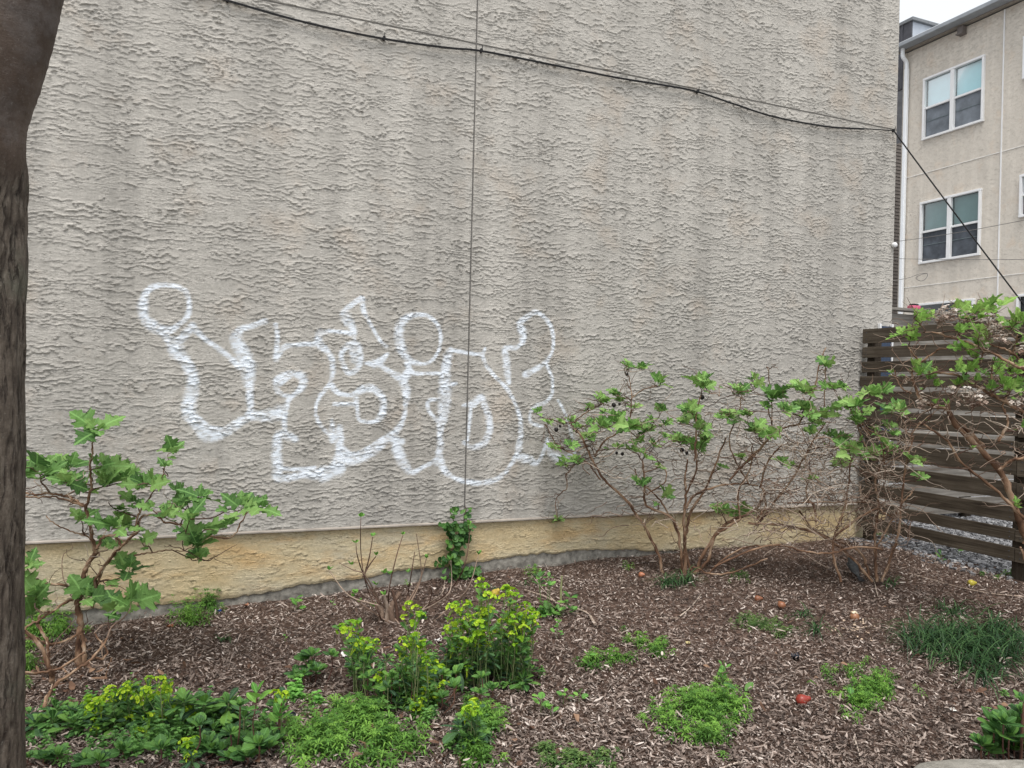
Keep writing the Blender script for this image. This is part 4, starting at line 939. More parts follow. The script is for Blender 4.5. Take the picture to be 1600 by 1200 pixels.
CC = [(130, 345, .6), (190, 400, .6), (210, 530, .7), (250, 395, .5), (270, 600, .9), (340, 600, .8), (240, 910, .7), (310, 390, .6), (350, 420, .5), (380, 470, .5), (400, 320, .6), (470, 290, 1.0), (530, 250, .9), (560, 290, .7), (600, 100, .7), (680, 120, 1.0), (775, 190, 1.0), (400, 395, .7), (470, 420, 1.1), (540, 390, 1.1), (620, 420, 1.2), (700, 440, 1.1), (640, 320, .6), (780, 330, .8), (800, 410, .7), (310, 520, .7), (420, 470, .8), (560, 530, .7), (620, 540, .9), (690, 570, .8), (740, 520, .7), (770, 630, .6), (790, 470, .6), (980, 200, 1.4), (910, 330, 1.1), (950, 380, .9), (990, 440, 1.1), (880, 500, 1.2), (960, 530, 1.0), (660, 720, .9), (800, 780, 1.0), (1090, 860, 1.0), (1190, 880, 1.3), (650, 500, .8), (730, 390, .7), (890, 400, .8), (700, 710, .5), (1090, 630, .6), (1190, 580, .7), (480, 340, .6), (1000, 490, .8)]
rC, apC = build_bush('hydrangea_bush', bC, 'sparse hydrangea bush with reddish peeling stems fanning out before the wall, right of the graffiti', SC,
           [(800+a/kz, 540+b_/kz, dC+random.uniform(-.22, .25), s_) for a, b_, s_ in CC], L_hyd3, .088, extra=260, tipn=7, twig_r=.0034, tangle=(920, 1210, 640, 830, dC-.2, dC+.3, 120, .4))
podm = MB(); podm.lathe([(0, -1), (.5, -.8), (.85, -.3), (1, .2), (.7, .8), (.3, 1), (0, 1.05)], n=10); podm = podm.mesh('pod', M['pod'], True)
for a, b_ in ((575, 565), (545, 560), (910, 560), (885, 545), (230, 438), (250, 420), (530, 310), (560, 305), (600, 150), (990, 270)):
    p = at(800+a/kz, 540+b_/kz, dC-.02); link('seed_pod', podm, rC, p-bC, scale=random.uniform(.010, .019))
# ---------------------------------------------------------------- right-of-centre hydrangea with the twig tangle
bR = G(1372, 915); dR = depth_of(bR); o3 = (1080, 540)
SR = [stem(zz([(965, 1230), (960, 1100), (960, 960), (975, 820), (960, 700), (1000, 600)], o3, kz), dR, dR+.1, .010, .006),
      stem(zz([(990, 1230), (1040, 1100), (1080, 960), (1100, 760), (1120, 600), (1160, 480)], o3, kz), dR+.02, dR+.1, .010, .005),
      stem(zz([(940, 1230), (850, 1120), (720, 1010), (560, 950), (400, 930), (300, 925)], o3, kz), dR, dR+.1, .009, .008),
      stem(zz([(930, 1200), (880, 1080), (720, 1000), (640, 960), (560, 860)], o3, kz), dR+.05, dR+.2, .009, .006),
      stem(zz([(1000, 1060), (860, 1050), (720, 1080), (600, 1075), (460, 1040), (330, 1060), (120, 1150)], o3, kz), dR-.1, dR-.2, .007, .006),
      stem(zz([(960, 1060), (1040, 920), (1100, 820), (1155, 760)], o3, kz), dR-.05, dR-.1, .007, .004),
      stem(zz([(780, 1230), (740, 1090), (760, 950), (810, 800), (830, 600)], o3, kz), dR-.1, dR, .008, .005),
      stem(zz([(740, 1000), (880, 890), (970, 850), (1000, 870), (1060, 900)], o3, kz), dR-.05, dR-.1, .008, .005),
      stem(zz([(500, 820), (700, 815), (960, 815)], o3, kz), dR-.1, dR, .005, .004),
      stem(zz([(340, 940), (520, 700), (600, 560), (660, 460), (700, 400)], o3, kz), dR+.3, dR+.2, .008, .004),
      stem(zz([(200, 700), (330, 560), (480, 430), (560, 410), (600, 320), (640, 230), (670, 90), (700, 10)], o3, kz), dR+.2, dR+.2, .007, .004),
      stem(zz([(690, 350), (695, 220), (700, 110)], o3, kz), dR+.2, dR+.2, .004, .003),
      stem(zz([(420, 420), (420, 300), (405, 160), (395, 110)], o3, kz), dR+.3, dR+.3, .004, .003),
      stem(zz([(230, 660), (340, 560), (420, 440), (400, 330)], o3, kz), dR+.3, dR+.25, .008, .004),
      stem(zz([(360, 740), (400, 600), (470, 520)], o3, kz), dR+.3, dR+.2, .008, .005),
      stem(zz([(300, 720), (230, 600), (200, 480), (250, 340), (260, 260)], o3, kz), dR+.3, dR+.3, .006, .003),
      stem(zz([(650, 920), (640, 840), (600, 780), (620, 650)], o3, kz), dR, dR+.1, .008, .005),
      stem(zz([(340, 900), (380, 850), (385, 800), (370, 740)], o3, kz), dR+.2, dR+.25, .009, .008),
      stem(zz([(930, 470), (870, 420), (910, 530)], o3, kz), dR, dR, .004, .003),
      stem(zz([(1010, 620), (980, 480), (900, 420), (870, 320)], o3, kz), dR, dR+.1, .005, .003),
      stem(zz([(1000, 620), (1100, 560), (1180, 420), (1290, 330)], o3, kz), dR, dR-.1, .004, .002),
      stem(zz([(590, 610), (620, 540), (740, 530)], o3, kz), dR+.1, dR+.1, .004, .003)]
CR = [(60, 220, .9), (250, 240, 1.0), (190, 370, 1.2), (150, 380, .7), (320, 170, .8), (340, 210, .7), (430, 270, 1.3), (380, 310, .7), (330, 440, 1.1), (410, 470, 1.0), (290, 360, .8), (500, 340, 1.0), (590, 240, 1.4), (590, 330, 1.1), (620, 370, .7), (700, 100, .9), (730, 220, .9), (690, 370, 1.1), (640, 400, .7), (780, 210, .7), (820, 300, 1.1), (860, 310, 1.2), (940, 240, 1.3), (1000, 240, 1.0), (1030, 340, 1.3), (1080, 340, .9), (900, 350, .8), (860, 390, .9), (790, 490, 1.0), (720, 470, .8), (820, 540, 1.2), (870, 550, 1.1), (930, 560, 1.1), (1020, 530, 1.0), (1040, 555, .8), (1030, 420, .7), (620, 440, .7), (770, 620, .9), (1060, 460, .7), (1150, 590, .9), (520, 620, .6), (630, 690, .6), (1190, 680, .7), (560, 310, .7), (600, 450, .6), (460, 600, .6), (960, 440, .6), (740, 330, .7)]
build_bush('hydrangea_bush', bR, 'tangled hydrangea bush with bare pale twigs at the left end of the slat fence', SR,
           [(1080+a/kz, 540+b_/kz, dR+random.uniform(-.2, .3), s_) for a, b_, s_ in CR], L_hyd3, .090, extra=330, tipn=7, twig_r=.0034, tangle=(1180, 1420, 690, 850, dR-.25, dR+.35, 400, .45))
# ---------------------------------------------------------------- right-hand hydrangea with dried flower heads
dF = 4.55; bF = np.array(G(1655, 985)); dF = depth_of(bF); o4 = (1380, 440); k4 = 6.0
SF = [stem([(1655, 985), (1625, 880), (1600, 830), (1585, 790), (1565, 740), (1530, 700), (1490, 660), (1480, 630)], dF, dF+.15, .024, .013),
      stem([(1482, 640), (1455, 632), (1440, 625), (1432, 610), (1425, 590), (1428, 570)], dF+.15, dF+.2, .012, .006),
      stem([(1600, 810), (1560, 770), (1505, 725), (1480, 690), (1450, 668), (1435, 660)], dF, dF+.1, .009, .005),
      stem([(1536, 700), (1510, 670), (1480, 650)], dF+.1, dF+.15, .014, .010),
      stem(zz([(340, 750), (300, 700), (230, 610)], o4, k4), dF+.2, dF+.2, .007, .003),
      stem(zz([(330, 780), (430, 700), (520, 640), (640, 600), (720, 530)], o4, k4), dF+.2, dF+.1, .006, .003),
      stem(zz([(460, 470), (620, 520), (800, 570), (960, 640), (1150, 740), (1330, 830)], o4, k4), dF, dF-.2, .004, .009),
      stem(zz([(500, 850), (700, 880), (820, 940), (980, 1040), (1180, 1150), (1330, 1230)], o4, k4), dF+.05, dF-.1, .006, .011),
      stem(zz([(1000, 590), (1150, 640), (1250, 700), (1340, 780)], o4, k4), dF-.05, dF-.1, .005, .007),
      stem([(1560, 735), (1580, 720), (1600, 715), (1640, 700)], dF, dF-.1, .008, .008),
      stem([(1560, 690), (1575, 660), (1568, 635), (1580, 600)], dF, dF+.05, .008, .004),
      stem(zz([(270, 1050), (180, 1000), (120, 900), (115, 830)], o4, k4), dF+.15, dF+.2, .005, .003),
      stem(zz([(170, 970), (200, 930), (240, 905)], o4, k4), dF+.15, dF+.2, .004, .002),
      stem([(1600, 850), (1630, 800), (1640, 740)], dF, dF-.1, .010, .008),
      stem([(1596, 855), (1603, 880), (1612, 830)], dF-.02, dF-.05, .006, .004),
      stem(zz([(1010, 1080), (1020, 900), (1020, 800)], o4, k4), dF-.05, dF, .006, .004),
      stem(zz([(870, 830), (920, 730), (940, 660)], o4, k4), dF, dF, .005, .004),
      stem(zz([(1220, 670), (1250, 560), (1260, 500)], o4, k4), dF-.05, dF-.1, .005, .004)]
CF = [(340, 370, 1.1), (400, 340, 1.0), (170, 500, 1.0), (260, 530, 1.1), (215, 480, .8), (280, 790, .8), (350, 870, 1.1), (430, 900, 1.1), (490, 960, .8), (85, 850, .6), (700, 280, 1.3), (780, 270, 1.2), (740, 330, .9), (870, 290, 1.2), (900, 330, .9), (990, 230, 1.3), (1090, 230, 1.2), (1040, 290, .9), (1110, 400, 1.1), (1170, 420, .9), (1250, 380, 1.4), (1300, 360, 1.1), (1230, 450, 1.2), (1320, 560, 1.0), (900, 590, 1.4), (960, 570, 1.0), (750, 620, 1.2), (810, 680, .9), (880, 700, .9), (720, 820, 1.0), (790, 820, 1.1), (700, 960, 1.0), (750, 940, .9), (870, 920, .7), (980, 880, 1.0), (1060, 800, 1.1), (1060, 860, .9), (1200, 850, 1.2), (1270, 850, 1.0), (1210, 720, .7), (1130, 960, 1.2), (1200, 1010, 1.3), (1260, 970, 1.2), (1280, 1050, .9), (720, 460, .9), (820, 410, .7), (900, 450, .9), (940, 490, .8), (490, 1130, .5), (600, 1140, .6), (1000, 1000, .8)]
rF, apF = build_bush('hydrangea_bush', bF, 'bright green hydrangea with dried cream flower heads in front of the slat fence', SF,
           [(1380+a/k4, 440+b_/k4, dF+random.uniform(-.2, .2), s_*1.0) for a, b_, s_ in CF]+[(1590, 790, dF, .7), (1600, 665, dF, .9), (1440, 720, dF+.1, .7), (1520, 700, dF, .4), (1600, 575, dF, .8)], L_hyd2, .072, extra=200, tipn=4, sp=.62, twig_r=.0035, tangle=(1400, 1600, 600, 720, dF-.1, dF+.25, 60, .35))
def dried_head(n, rx, rz):
    b = MB()
    for i in range(n):
        c = np.array([random.gauss(0, rx), random.gauss(0, rx*.7), random.gauss(0, rz)])
        t_ = random.uniform(.35, 1) if c[2] > -rz*.3 else random.uniform(0, .5)
        R = rotz(random.uniform(0, 6.28)) @ rotx(random.uniform(-.9, .9)); s_ = random.uniform(.0095, .015)
        for k in range(4):
            a = k*math.pi/2; d = np.array([math.cos(a), math.sin(a), 0]); e = np.array([-d[1], d[0], 0])
            q = np.array([d*.1, d*.6+e*.5+[0, 0, .15], d*1.1+[0, 0, .05], d*.6-e*.5+[0, 0, .15]])*s_
            b.add(q @ R.T+c, [[0, 1, 2, 3]], t_)
        if i % 2 == 0: b.tube([c, c*.3+np.array([0, 0, -rz*1.3])], .0012, 3, .1, False)
    return b.mesh('dried_flower_head', M['dry'])
for a, b_, n, rx, rz in ((600, 310, 70, .05, .022), (540, 360, 40, .03, .02), (1000, 480, 60, .038, .035), (1100, 530, 30, .03, .015), (810, 1080, 60, .045, .03), (640, 1000, 16, .016, .012), (860, 1120, 26, .02, .022), (370, 1140, 26, .02, .025), (1290, 640, 20, .02, .02), (1260, 1150, 30, .025, .02), (620, 250, 8, .02, .01), (95, 520, 2, .006, .004)):
    link('dried_flower_head', dried_head(n, rx, rz), rF, at(1380+a/k4, 440+b_/k4, dF-.14)-bF)

# ---------------------------------------------------------------- bare budding shrub
bB = G(608, 975); dB = depth_of(bB); o5 = (480, 760); k5 = 3.81
root = thing('budding_shrub', bB, 'almost bare shrub with cut grey base and small green buds before the foundation', 'shrub')
SB = [[(450, 820), (420, 740), (370, 640), (340, 540), (320, 400), (318, 250), (320, 185)], [(430, 700), (350, 560), (300, 420), (290, 340)], [(440, 700), (345, 530), (280, 500), (190, 455)], [(330, 540), (370, 470), (410, 415)], [(340, 530), (370, 420), (390, 300)],
      [(480, 720), (490, 600), (530, 420), (570, 290)], [(430, 710), (250, 650), (130, 500)], [(590, 720), (600, 640), (620, 520), (640, 390)], [(600, 690), (670, 560), (710, 430)], [(660, 740), (780, 680), (880, 580), (940, 460), (965, 300), (960, 230)], [(600, 720), (660, 600), (680, 500), (650, 280)], [(640, 760), (760, 700), (840, 640), (860, 560), (855, 440)], [(620, 800), (720, 700), (800, 640), (820, 560)],
      [(640, 900), (850, 720), (960, 600), (1020, 410)], [(500, 820), (320, 700), (260, 660)], [(560, 830), (480, 740), (400, 640), (410, 590)], [(700, 780), (740, 640), (730, 600)]]
for st in SB:
    n = len(st); P = [np.append(at(480+a/k5, 760+b_/k5, dB+random.uniform(-.08, .12)), .0034*(1-i/n)+.0014) for i, (a, b_) in enumerate(st)]
    c = spline(P, 5); b = MB(); b.tube(c[:, :3]-bB, c[:, 3], 6, .45+random.uniform(-.25, .35), True, .1); link('branch', b.mesh('branch', M['twig'], True), root)
tipsB = [s[-1] for s in SB]
for (a, b_) in tipsB+[(265, 470), (460, 520), (490, 525), (600, 515), (270, 660), (400, 720), (285, 640), (460, 650), (310, 690)]:
    p = at(480+a/k5, 760+b_/k5, dB)
    if random.random() < .82:
        for k in range(4): put_leaf(root, L_fresh, p, rdir(random.uniform(.6, 1.4), k*1.6+random.random()), (0, 0, 1), random.uniform(.018, .032), name='bud_leaf')
for (a, dx, h_, r_) in ((592, 0, .12, .013), (602, .05, .16, .012), (616, .1, .17, .016), (608, -.05, .10, .015), (628, .15, .14, .012), (640, .15, .10, .009), (622, 0, .19, .009)):
    q = G(a, 972); b = MB(); b.tube(spline([q-bB-np.array([0, 0, .04]), q-bB+np.array([random.uniform(-.02, .02), 0, h_*.5]), q-bB+np.array([random.uniform(-.06, .06), random.uniform(-.03, .03), h_])], 5), np.linspace(r_*1.2, r_*.75, 11), 9, np.random.uniform(.3, .75), True, .2)
    link('stump', b.mesh('stump', M['twig'], True), root)

# ---------------------------------------------------------------- spurge (lime flower heads)
def flower_head(n, r):
    b = MB()
    for i in range(n):
        q = rdir(math.acos(min(1, (i+.5)/n*1.0))*1.0, i*2.399); c = np.array([q[0]*r, q[1]*r, q[2]*r*.75])
        nrm = c/np.linalg.norm(c)+np.array([random.gauss(0, .35), random.gauss(-.6, .35), random.gauss(.3, .3)]); nrm /= np.linalg.norm(nrm)
        x = np.cross(nrm, [.3, .9, .1]); x /= np.linalg.norm(x); y = np.cross(nrm, x); s_ = random.uniform(.0075, .0105); m_ = 8; a = np.arange(m_)*6.2832/m_
        ring = [c+x*math.cos(t)*s_*(1+.2*math.cos(2*t))+y*math.sin(t)*s_*.85+nrm*s_*.38 for t in a]
        ring2 = [c+(x*math.cos(t)+y*math.sin(t))*s_*.38 for t in a]
        tt = random.uniform(.25, .75); vv = ring+ring2+[c+nrm*.002]
        b.add(vv, [[k, (k+1) % m_, m_+(k+1) % m_, m_+k] for k in range(m_)]+[[m_+k, m_+(k+1) % m_, 2*m_, 2*m_] for k in range(m_)], [tt]*m_+[max(0, tt-.3)]*m_+[1.0])
        if i % 3 == 0: b.tube([c*.95, np.array([0, 0, -r*1.6])], .0009, 3, 0, False)
    return b.mesh('flower_head', M['lime'])
HEADS = [flower_head(n, r) for n, r in ((7, .020), (10, .025), (12, .029), (8, .022))]
gsp = 'lime-flowered spurges among the mulch'
def spurge(base_px, label, heads, rosettes, rsize=.075, fresh=False):
    b0 = G(*base_px); d0 = depth_of(b0); root = thing('spurge_plant', b0, label, 'plant', gsp); st = MB()
    for (a, b_) in heads:
        p = at(a, b_, d0+random.uniform(-.10, .12)); gzp = float(gz(p[0], p[1])); p[2] = max(p[2], gzp+.04)
        o = link('flower_head', random.choice(HEADS), root, p-b0, (random.uniform(-.5, .3), random.uniform(-.4, .4), random.uniform(0, 6)), scale=random.uniform(.85, 1.2))
        q = b0+(p-b0)*np.array([.35, .35, 0])+np.array([random.uniform(-.03, .03), random.uniform(-.03, .03), 0])
        q[2] = float(gz(q[0], q[1])); mid = q*.5+p*.5+np.array([random.gauss(0, .02), random.gauss(0, .02), .01]); c = spline([q, mid, p-np.array([0, 0, .01])], 4); st.tube(c-b0, np.linspace(.0022, .0012, len(c)), 4, random.random(), False)
        for k in range(8):
            i = random.randrange(len(c)//3, len(c)); put_leaf(root, L_spug if random.random() < .75 else L_spu, c[i], rdir(random.uniform(.1, .9), random.uniform(0, 6.28)), (0, -.4, 1), random.uniform(.026, .044))
    for r in rosettes:
        a, b_, s_ = r; p = at(a, b_, d0+random.uniform(-.08, .1)); p[2] = max(p[2], float(gz(p[0], p[1]))+.05)
        n = int(17*s_**.3); 
        for k in range(n):
            el = 1.15-1.4*(k/n)+random.uniform(-.3, .3); put_leaf(root, L_spu if not fresh or random.random() < .35 else L_spug, p+np.array([0, 0, -.02*k/n]), rdir(el, k*2.399), (0, 0, 1), rsize*1.05*s_*(.45+.55*k/n)*random.uniform(.75, 1.15))
        q = p.copy(); q[2] = float(gz(q[0], q[1])); c = spline([q+np.array([random.uniform(-.02, .02), 0, 0]), p*.5+q*.5, p], 3); st.tube(c-b0, .0032, 5, random.random(), False)
    link('stems', st.mesh('stems', M['gstem'], True), root, kind='stuff')
    return root
def Z(o, k, l): return [(o[0]+a/k, o[1]+b_/k)+tuple(r) for a, b_, *r in l]
oz = (680, 900); kk = 6.0
spurge((735, 1075), 'tallest spurge with a dense mass of lime flowers above a drooping dark whorl of leaves',
       Z(oz, kk, [(430, 60), (420, 120), (470, 100), (450, 220), (540, 230), (500, 200), (150, 320), (190, 290), (230, 350), (300, 300), (290, 270), (430, 340), (480, 350), (520, 340), (400, 380), (470, 400), (350, 400), (300, 400), (150, 430), (120, 500), (180, 480), (240, 450), (300, 480), (360, 470), (420, 470), (480, 470), (130, 560), (200, 560), (260, 540), (330, 560), (390, 560), (450, 560), (510, 530), (150, 620), (210, 620), (270, 620), (340, 620), (400, 620), (460, 620), (170, 680), (250, 690), (340, 690), (400, 690), (480, 660), (190, 740), (240, 750), (310, 880), (130, 760)]),
       Z(oz, kk, [(300, 900, 1.25), (420, 820, 1.0), (110, 740, .8), (230, 840, .9), (500, 780, .8), (480, 700, .6)]), .085)
spurge((800, 1070), 'spurge with lime flowers right of the tallest one, dark whorl on a bare reddish stalk',
       Z(oz, kk, [(680, 140), (730, 150), (760, 190), (700, 190), (660, 120), (640, 215), (720, 280), (780, 320), (850, 290), (900, 330), (930, 380), (870, 380), (680, 370), (740, 400), (800, 380), (620, 440), (680, 440), (740, 460), (800, 450), (850, 420), (920, 410), (560, 530), (630, 530), (520, 550), (760, 520), (830, 510), (860, 550), (720, 560), (800, 600), (870, 620), (750, 670), (910, 470), (660, 610)]),
       Z(oz, kk, [(710, 780, 1.25), (560, 700, .8), (830, 750, .7), (820, 1000, .9), (760, 1090, .9), (880, 1130, .7), (700, 1030, .6)]), .085, True)
oz2 = (400, 860); k2 = 3.2
spurge((655, 1110), 'slender spurge with a column of lime flower clusters in front of the budding shrub',
       Z(oz2, k2, [(770, 280), (800, 300), (740, 340), (815, 340), (780, 375), (740, 460), (800, 440), (780, 470), (840, 470), (820, 500), (770, 500), (720, 510), (830, 530), (850, 560), (730, 550), (760, 610), (830, 600), (900, 570), (920, 600), (840, 640), (890, 620), (870, 670), (820, 700), (850, 700), (940, 680), (800, 740), (830, 760), (890, 730), (860, 740), (780, 760), (820, 800), (850, 800), (890, 800), (800, 830), (610, 650), (620, 630)]),
       Z(oz2, k2, [(650, 540, .7), (750, 720, .8), (620, 850, .9), (660, 680, .8), (740, 870, .7), (830, 900, .7), (700, 780, .7), (900, 900, .6)]), .07, True)
spurge((568, 1085), 'small spurge with two lime flower clusters beside a scrap of white paper',
       Z(oz2, k2, [(430, 385), (480, 375), (510, 370), (470, 410), (440, 410), (490, 440), (520, 460), (560, 460), (590, 480), (500, 480), (540, 490), (480, 470), (520, 510), (570, 510), (600, 460)]),
       Z(oz2, k2, [(560, 620, .9), (490, 600, .6), (600, 700, .7), (540, 560, .6)]), .07, True)
spurge((735, 1180), 'low spurge with a single small lime flower cluster, lowest of the middle group',
       Z(oz2, k2, [(1090, 770), (1070, 790), (1105, 800), (1050, 820), (1075, 850), (1100, 835)]), Z(oz2, k2, [(1030, 890, 1.1), (1080, 940, 1.1), (1030, 980, .8), (1100, 880, .8)]), .08)
spurge((395, 1150), 'small spurge with one tiny lime cluster and pale-edged leaves', [(438, 1092), (430, 1088), (446, 1086)], [(440, 1110, .7)], .06, True)
oz3 = (0, 900)
spurge((190, 1140), 'bottom left spurge with many loose lime flower clusters nearest the tree trunk',
       Z(oz3, kz, [(460, 650), (455, 675), (480, 690), (510, 660), (530, 650), (520, 680), (560, 650), (590, 620), (640, 620), (660, 610), (670, 575), (610, 650), (580, 600), (480, 790), (450, 800), (500, 780), (470, 850), (450, 850), (520, 830), (560, 850), (500, 870), (540, 830), (590, 850), (580, 870), (600, 750), (630, 795), (490, 910), (520, 860), (600, 920)]),
       Z(oz3, kz, [(290, 690, .9), (180, 800, 1.0), (210, 780, .8), (270, 920, 1.1), (380, 930, 1.1), (370, 860, .9), (420, 810, .9), (620, 720, .8), (150, 830, .8), (590, 960, 1.0), (700, 920, 1.0)]), .08, True)
spurge((270, 1150), 'bottom left spurge with lime flowers standing over a hedge of dark green leaves',
       Z(oz3, kz, [(710, 600), (740, 615), (760, 610), (780, 550), (835, 550), (830, 630), (870, 610), (880, 570), (860, 600), (800, 640), (710, 660), (690, 715), (790, 640), (890, 680), (860, 670), (930, 665), (900, 700), (920, 735), (980, 700), (960, 715), (850, 745), (855, 760), (780, 740), (980, 765), (1005, 755), (700, 870), (680, 880), (720, 860), (700, 900)]),
       Z(oz3, kz, [(960, 650, .9), (740, 750, 1.0), (800, 790, .9), (1060, 670, 1.1), (1100, 720, 1.0), (1190, 660, 1.1), (1220, 700, 1.0), (1180, 770, 1.1), (1270, 740, .8), (1020, 860, 1.2), (950, 820, 1.0), (880, 830, .9), (1110, 800, .9), (880, 960, 1.0), (780, 900, 1.0), (1180, 860, .8)]), .085, True)
spurge((300, 1190), 'small spurge cluster at the bottom edge of the picture', Z(oz3, kz, [(990, 960), (970, 980), (1010, 970), (960, 970)]), Z(oz3, kz, [(1000, 990, .8)]), .06)
spurge((12, 1210), 'lime spurge at the foot of the tree trunk, bottom left corner', [(5, 1188), (12, 1192), (8, 1198), (3, 1195)], [(6, 1203, .6)], .06)
# ---------------------------------------------------------------- dark leafed evergreen ground shrubs
gev = 'low dark evergreen shrubs'
def evergreen(base_px, label, spots, size=.055, proto=None):
    b0 = G(*base_px); d0 = depth_of(b0); root = thing('evergreen_shrub', b0, label, 'shrub', gev); st = MB()
    for a, b_, s_ in spots:
        p = at(a, b_, d0+random.uniform(-.08, .08)); p[2] = max(p[2], float(gz(p[0], p[1]))+.04)
        for k in range(int(9+4*s_)): put_leaf(root, proto or (L_eu if k > 2 else L_spug), p, rdir(1.3-1.05*k/12+random.uniform(-.3, .3), k*2.399+random.uniform(-.3, .3)), (0, -.3, 1), size*1.12*s_*(.5+.5*k/12)*random.uniform(.75, 1.15))
        q = p.copy(); q[2] = float(gz(q[0], q[1])); c = spline([q*.8+b0*.2, p*.5+q*.5, p], 3); c[0][2] = float(gz(c[0][0], c[0][1])); st.tube(c-b0, .003, 5, random.random(), False)
    link('stems', st.mesh('stems', M['rstem'], True), root, kind='stuff')
evergreen((345, 1190), 'dark evergreen shrub between the two bottom left spurge groups', Z(oz3, kz, [(1270, 900, 1.2), (1350, 880, 1.1), (1320, 960, 1.2), (1400, 930, 1.2), (1440, 900, .9), (1360, 990, 1.1), (1290, 960, 1), (1250, 680, .8), (1280, 990, 1)]), .05)
evergreen((478, 1072), 'small dark evergreen sprig on the mulch left of the spurges', Z(oz2, k2, [(250, 550, 1.0), (280, 530, 1.0), (300, 610, 1.0), (320, 630, .8), (200, 670, .9), (380, 530, .8), (240, 620, .7), (270, 590, .9), (205, 690, .8)]), .055)
evergreen((1590, 1195), 'glossy dark green shrub at the bottom right corner above the stone', Z((1160, 860), 3.53, [(1390, 970, 1.2), (1440, 960, 1.0), (1500, 960, 1.2), (1400, 1050, 1.2), (1470, 1030, 1.2), (1540, 1000, 1.2), (1320, 1080, .9), (1500, 1100, 1.2), (1440, 1090, 1.0), (1550, 840, .8), (1540, 900, .8), (1560, 1060, 1.1), (1590, 950, 1), (1360, 1110, .8), (1540, 1130, 1.1)]), .062)
# variegated upright seedlings
for bp, tips, lab in (((395, 1180), [(402, 1082, .06)], 'young plant with pale-edged leaves on a thin red stalk'), ((432, 1170), [(437, 1112, .055), (440, 1098, .035)], 'young pale-edged plant just right of the thin red stalk'), ((252, 1130), [(255, 1085, .03), (262, 1070, .02)], 'tiny pale sprout among the bottom left spurge flowers')):
    b0 = G(*bp); d0 = depth_of(b0); r_ = thing('seedling', b0, lab, 'plant'); st = MB()
    for a, b_, s_ in tips:
        p = at(a, b_, d0); p[2] = max(p[2], b0[2]+.05)
        for k in range(6): put_leaf(r_, L_fresh, p-np.array([0, 0, .012*k]), rdir(1.1-.15*k, k*2.1), (0, 0, 1), s_*(.7+.08*k))
        c = spline(wander(b0, p, 4, .1), 3); st.tube(c-b0, .0025, 5, .6, False)
    link('stalk', st.mesh('stalk', M['rstem'], True), r_)
# ---------------------------------------------------------------- creeper on the wall
bI = onY(712, 905); bI[2] = float(gz(bI[0], D-.05)); bI[1] = D-.05
ri = thing('wall_creeper', bI, 'dark green creeper climbing the joint at the foot of the stucco wall', 'climbing plant')
oi_ = (480, 760); tr_ = [(870, 530), (880, 470), (870, 400), (885, 330), (890, 260), (870, 200), (850, 150)]; tr2 = [(900, 300), (930, 220), (945, 140), (940, 120)]; tr3 = [(870, 500), (830, 450), (790, 450)]; tr4 = [(880, 540), (940, 500), (990, 480), (1040, 490)]; tr5 = [(880, 260), (830, 230), (795, 225)]; tr6 = [(900, 260), (960, 215), (1000, 210)]
b = MB()
for tr in (tr_, tr2, tr3, tr4, tr5, tr6):
    c = spline([onY(480+a/k5, 760+q/k5, D-.035) for a, q in tr], 5); b.tube(c-bI, .003, 5, .3, False)
link('vines', b.mesh('vines', M['twig'], True), ri, kind='stuff')
dens = [(890, 280, 55, 60, 75), (880, 400, 30, 60, 40), (860, 450, 35, 35, 30), (800, 455, 25, 12, 12), (960, 500, 45, 28, 50), (890, 520, 40, 30, 34), (850, 230, 45, 20, 18), (940, 230, 40, 20, 14), (860, 160, 14, 20, 8), (945, 150, 16, 24, 9)]
nl = 0
for cx_, cy_, sx_, sy_, n in dens:
    for _ in range(n):
        a = cx_+random.uniform(-1, 1)*sx_; q = cy_+random.uniform(-1, 1)*sy_; yy = D-.02-random.uniform(.0, .07)
        p = onY(480+a/k5, 760+q/k5, yy); put_leaf(ri, L_eu[1:3], p, np.array([random.uniform(-1, 1), -.35-random.random()*.5, random.uniform(-.9, .5)]), (0, -1.0, .5), random.uniform(.034, .052)); nl += 1

evergreen((200, 1195), 'broad mat of dark glossy leaves along the bottom left edge', Z(oz3, kz, [(230, 960, 1), (300, 980, 1.1), (450, 960, 1), (520, 970, 1.1), (640, 980, 1.1), (720, 980, 1), (840, 900, 1.1), (860, 990, 1.1), (1080, 900, 1.1), (1060, 950, 1.1), (1150, 930, 1.1), (1100, 990, 1.2), (1200, 980, 1.1), (1200, 820, 1), (1040, 780, .9), (150, 960, .7)]), .046)

evergreen((610, 1110), 'loose leafy shoots filling the ground between the middle spurges', Z(oz2, k2, [(560, 640, .8), (680, 640, .8), (640, 700, .9), (720, 620, .8), (930, 620, .8), (990, 690, .9), (860, 760, .8), (930, 740, .8), (560, 700, .7), (780, 660, .8), (1130, 640, .9), (1180, 700, .9), (1000, 620, .9), (1120, 720, .8), (700, 830, .8), (600, 790, .8)]), .052, L_spug)
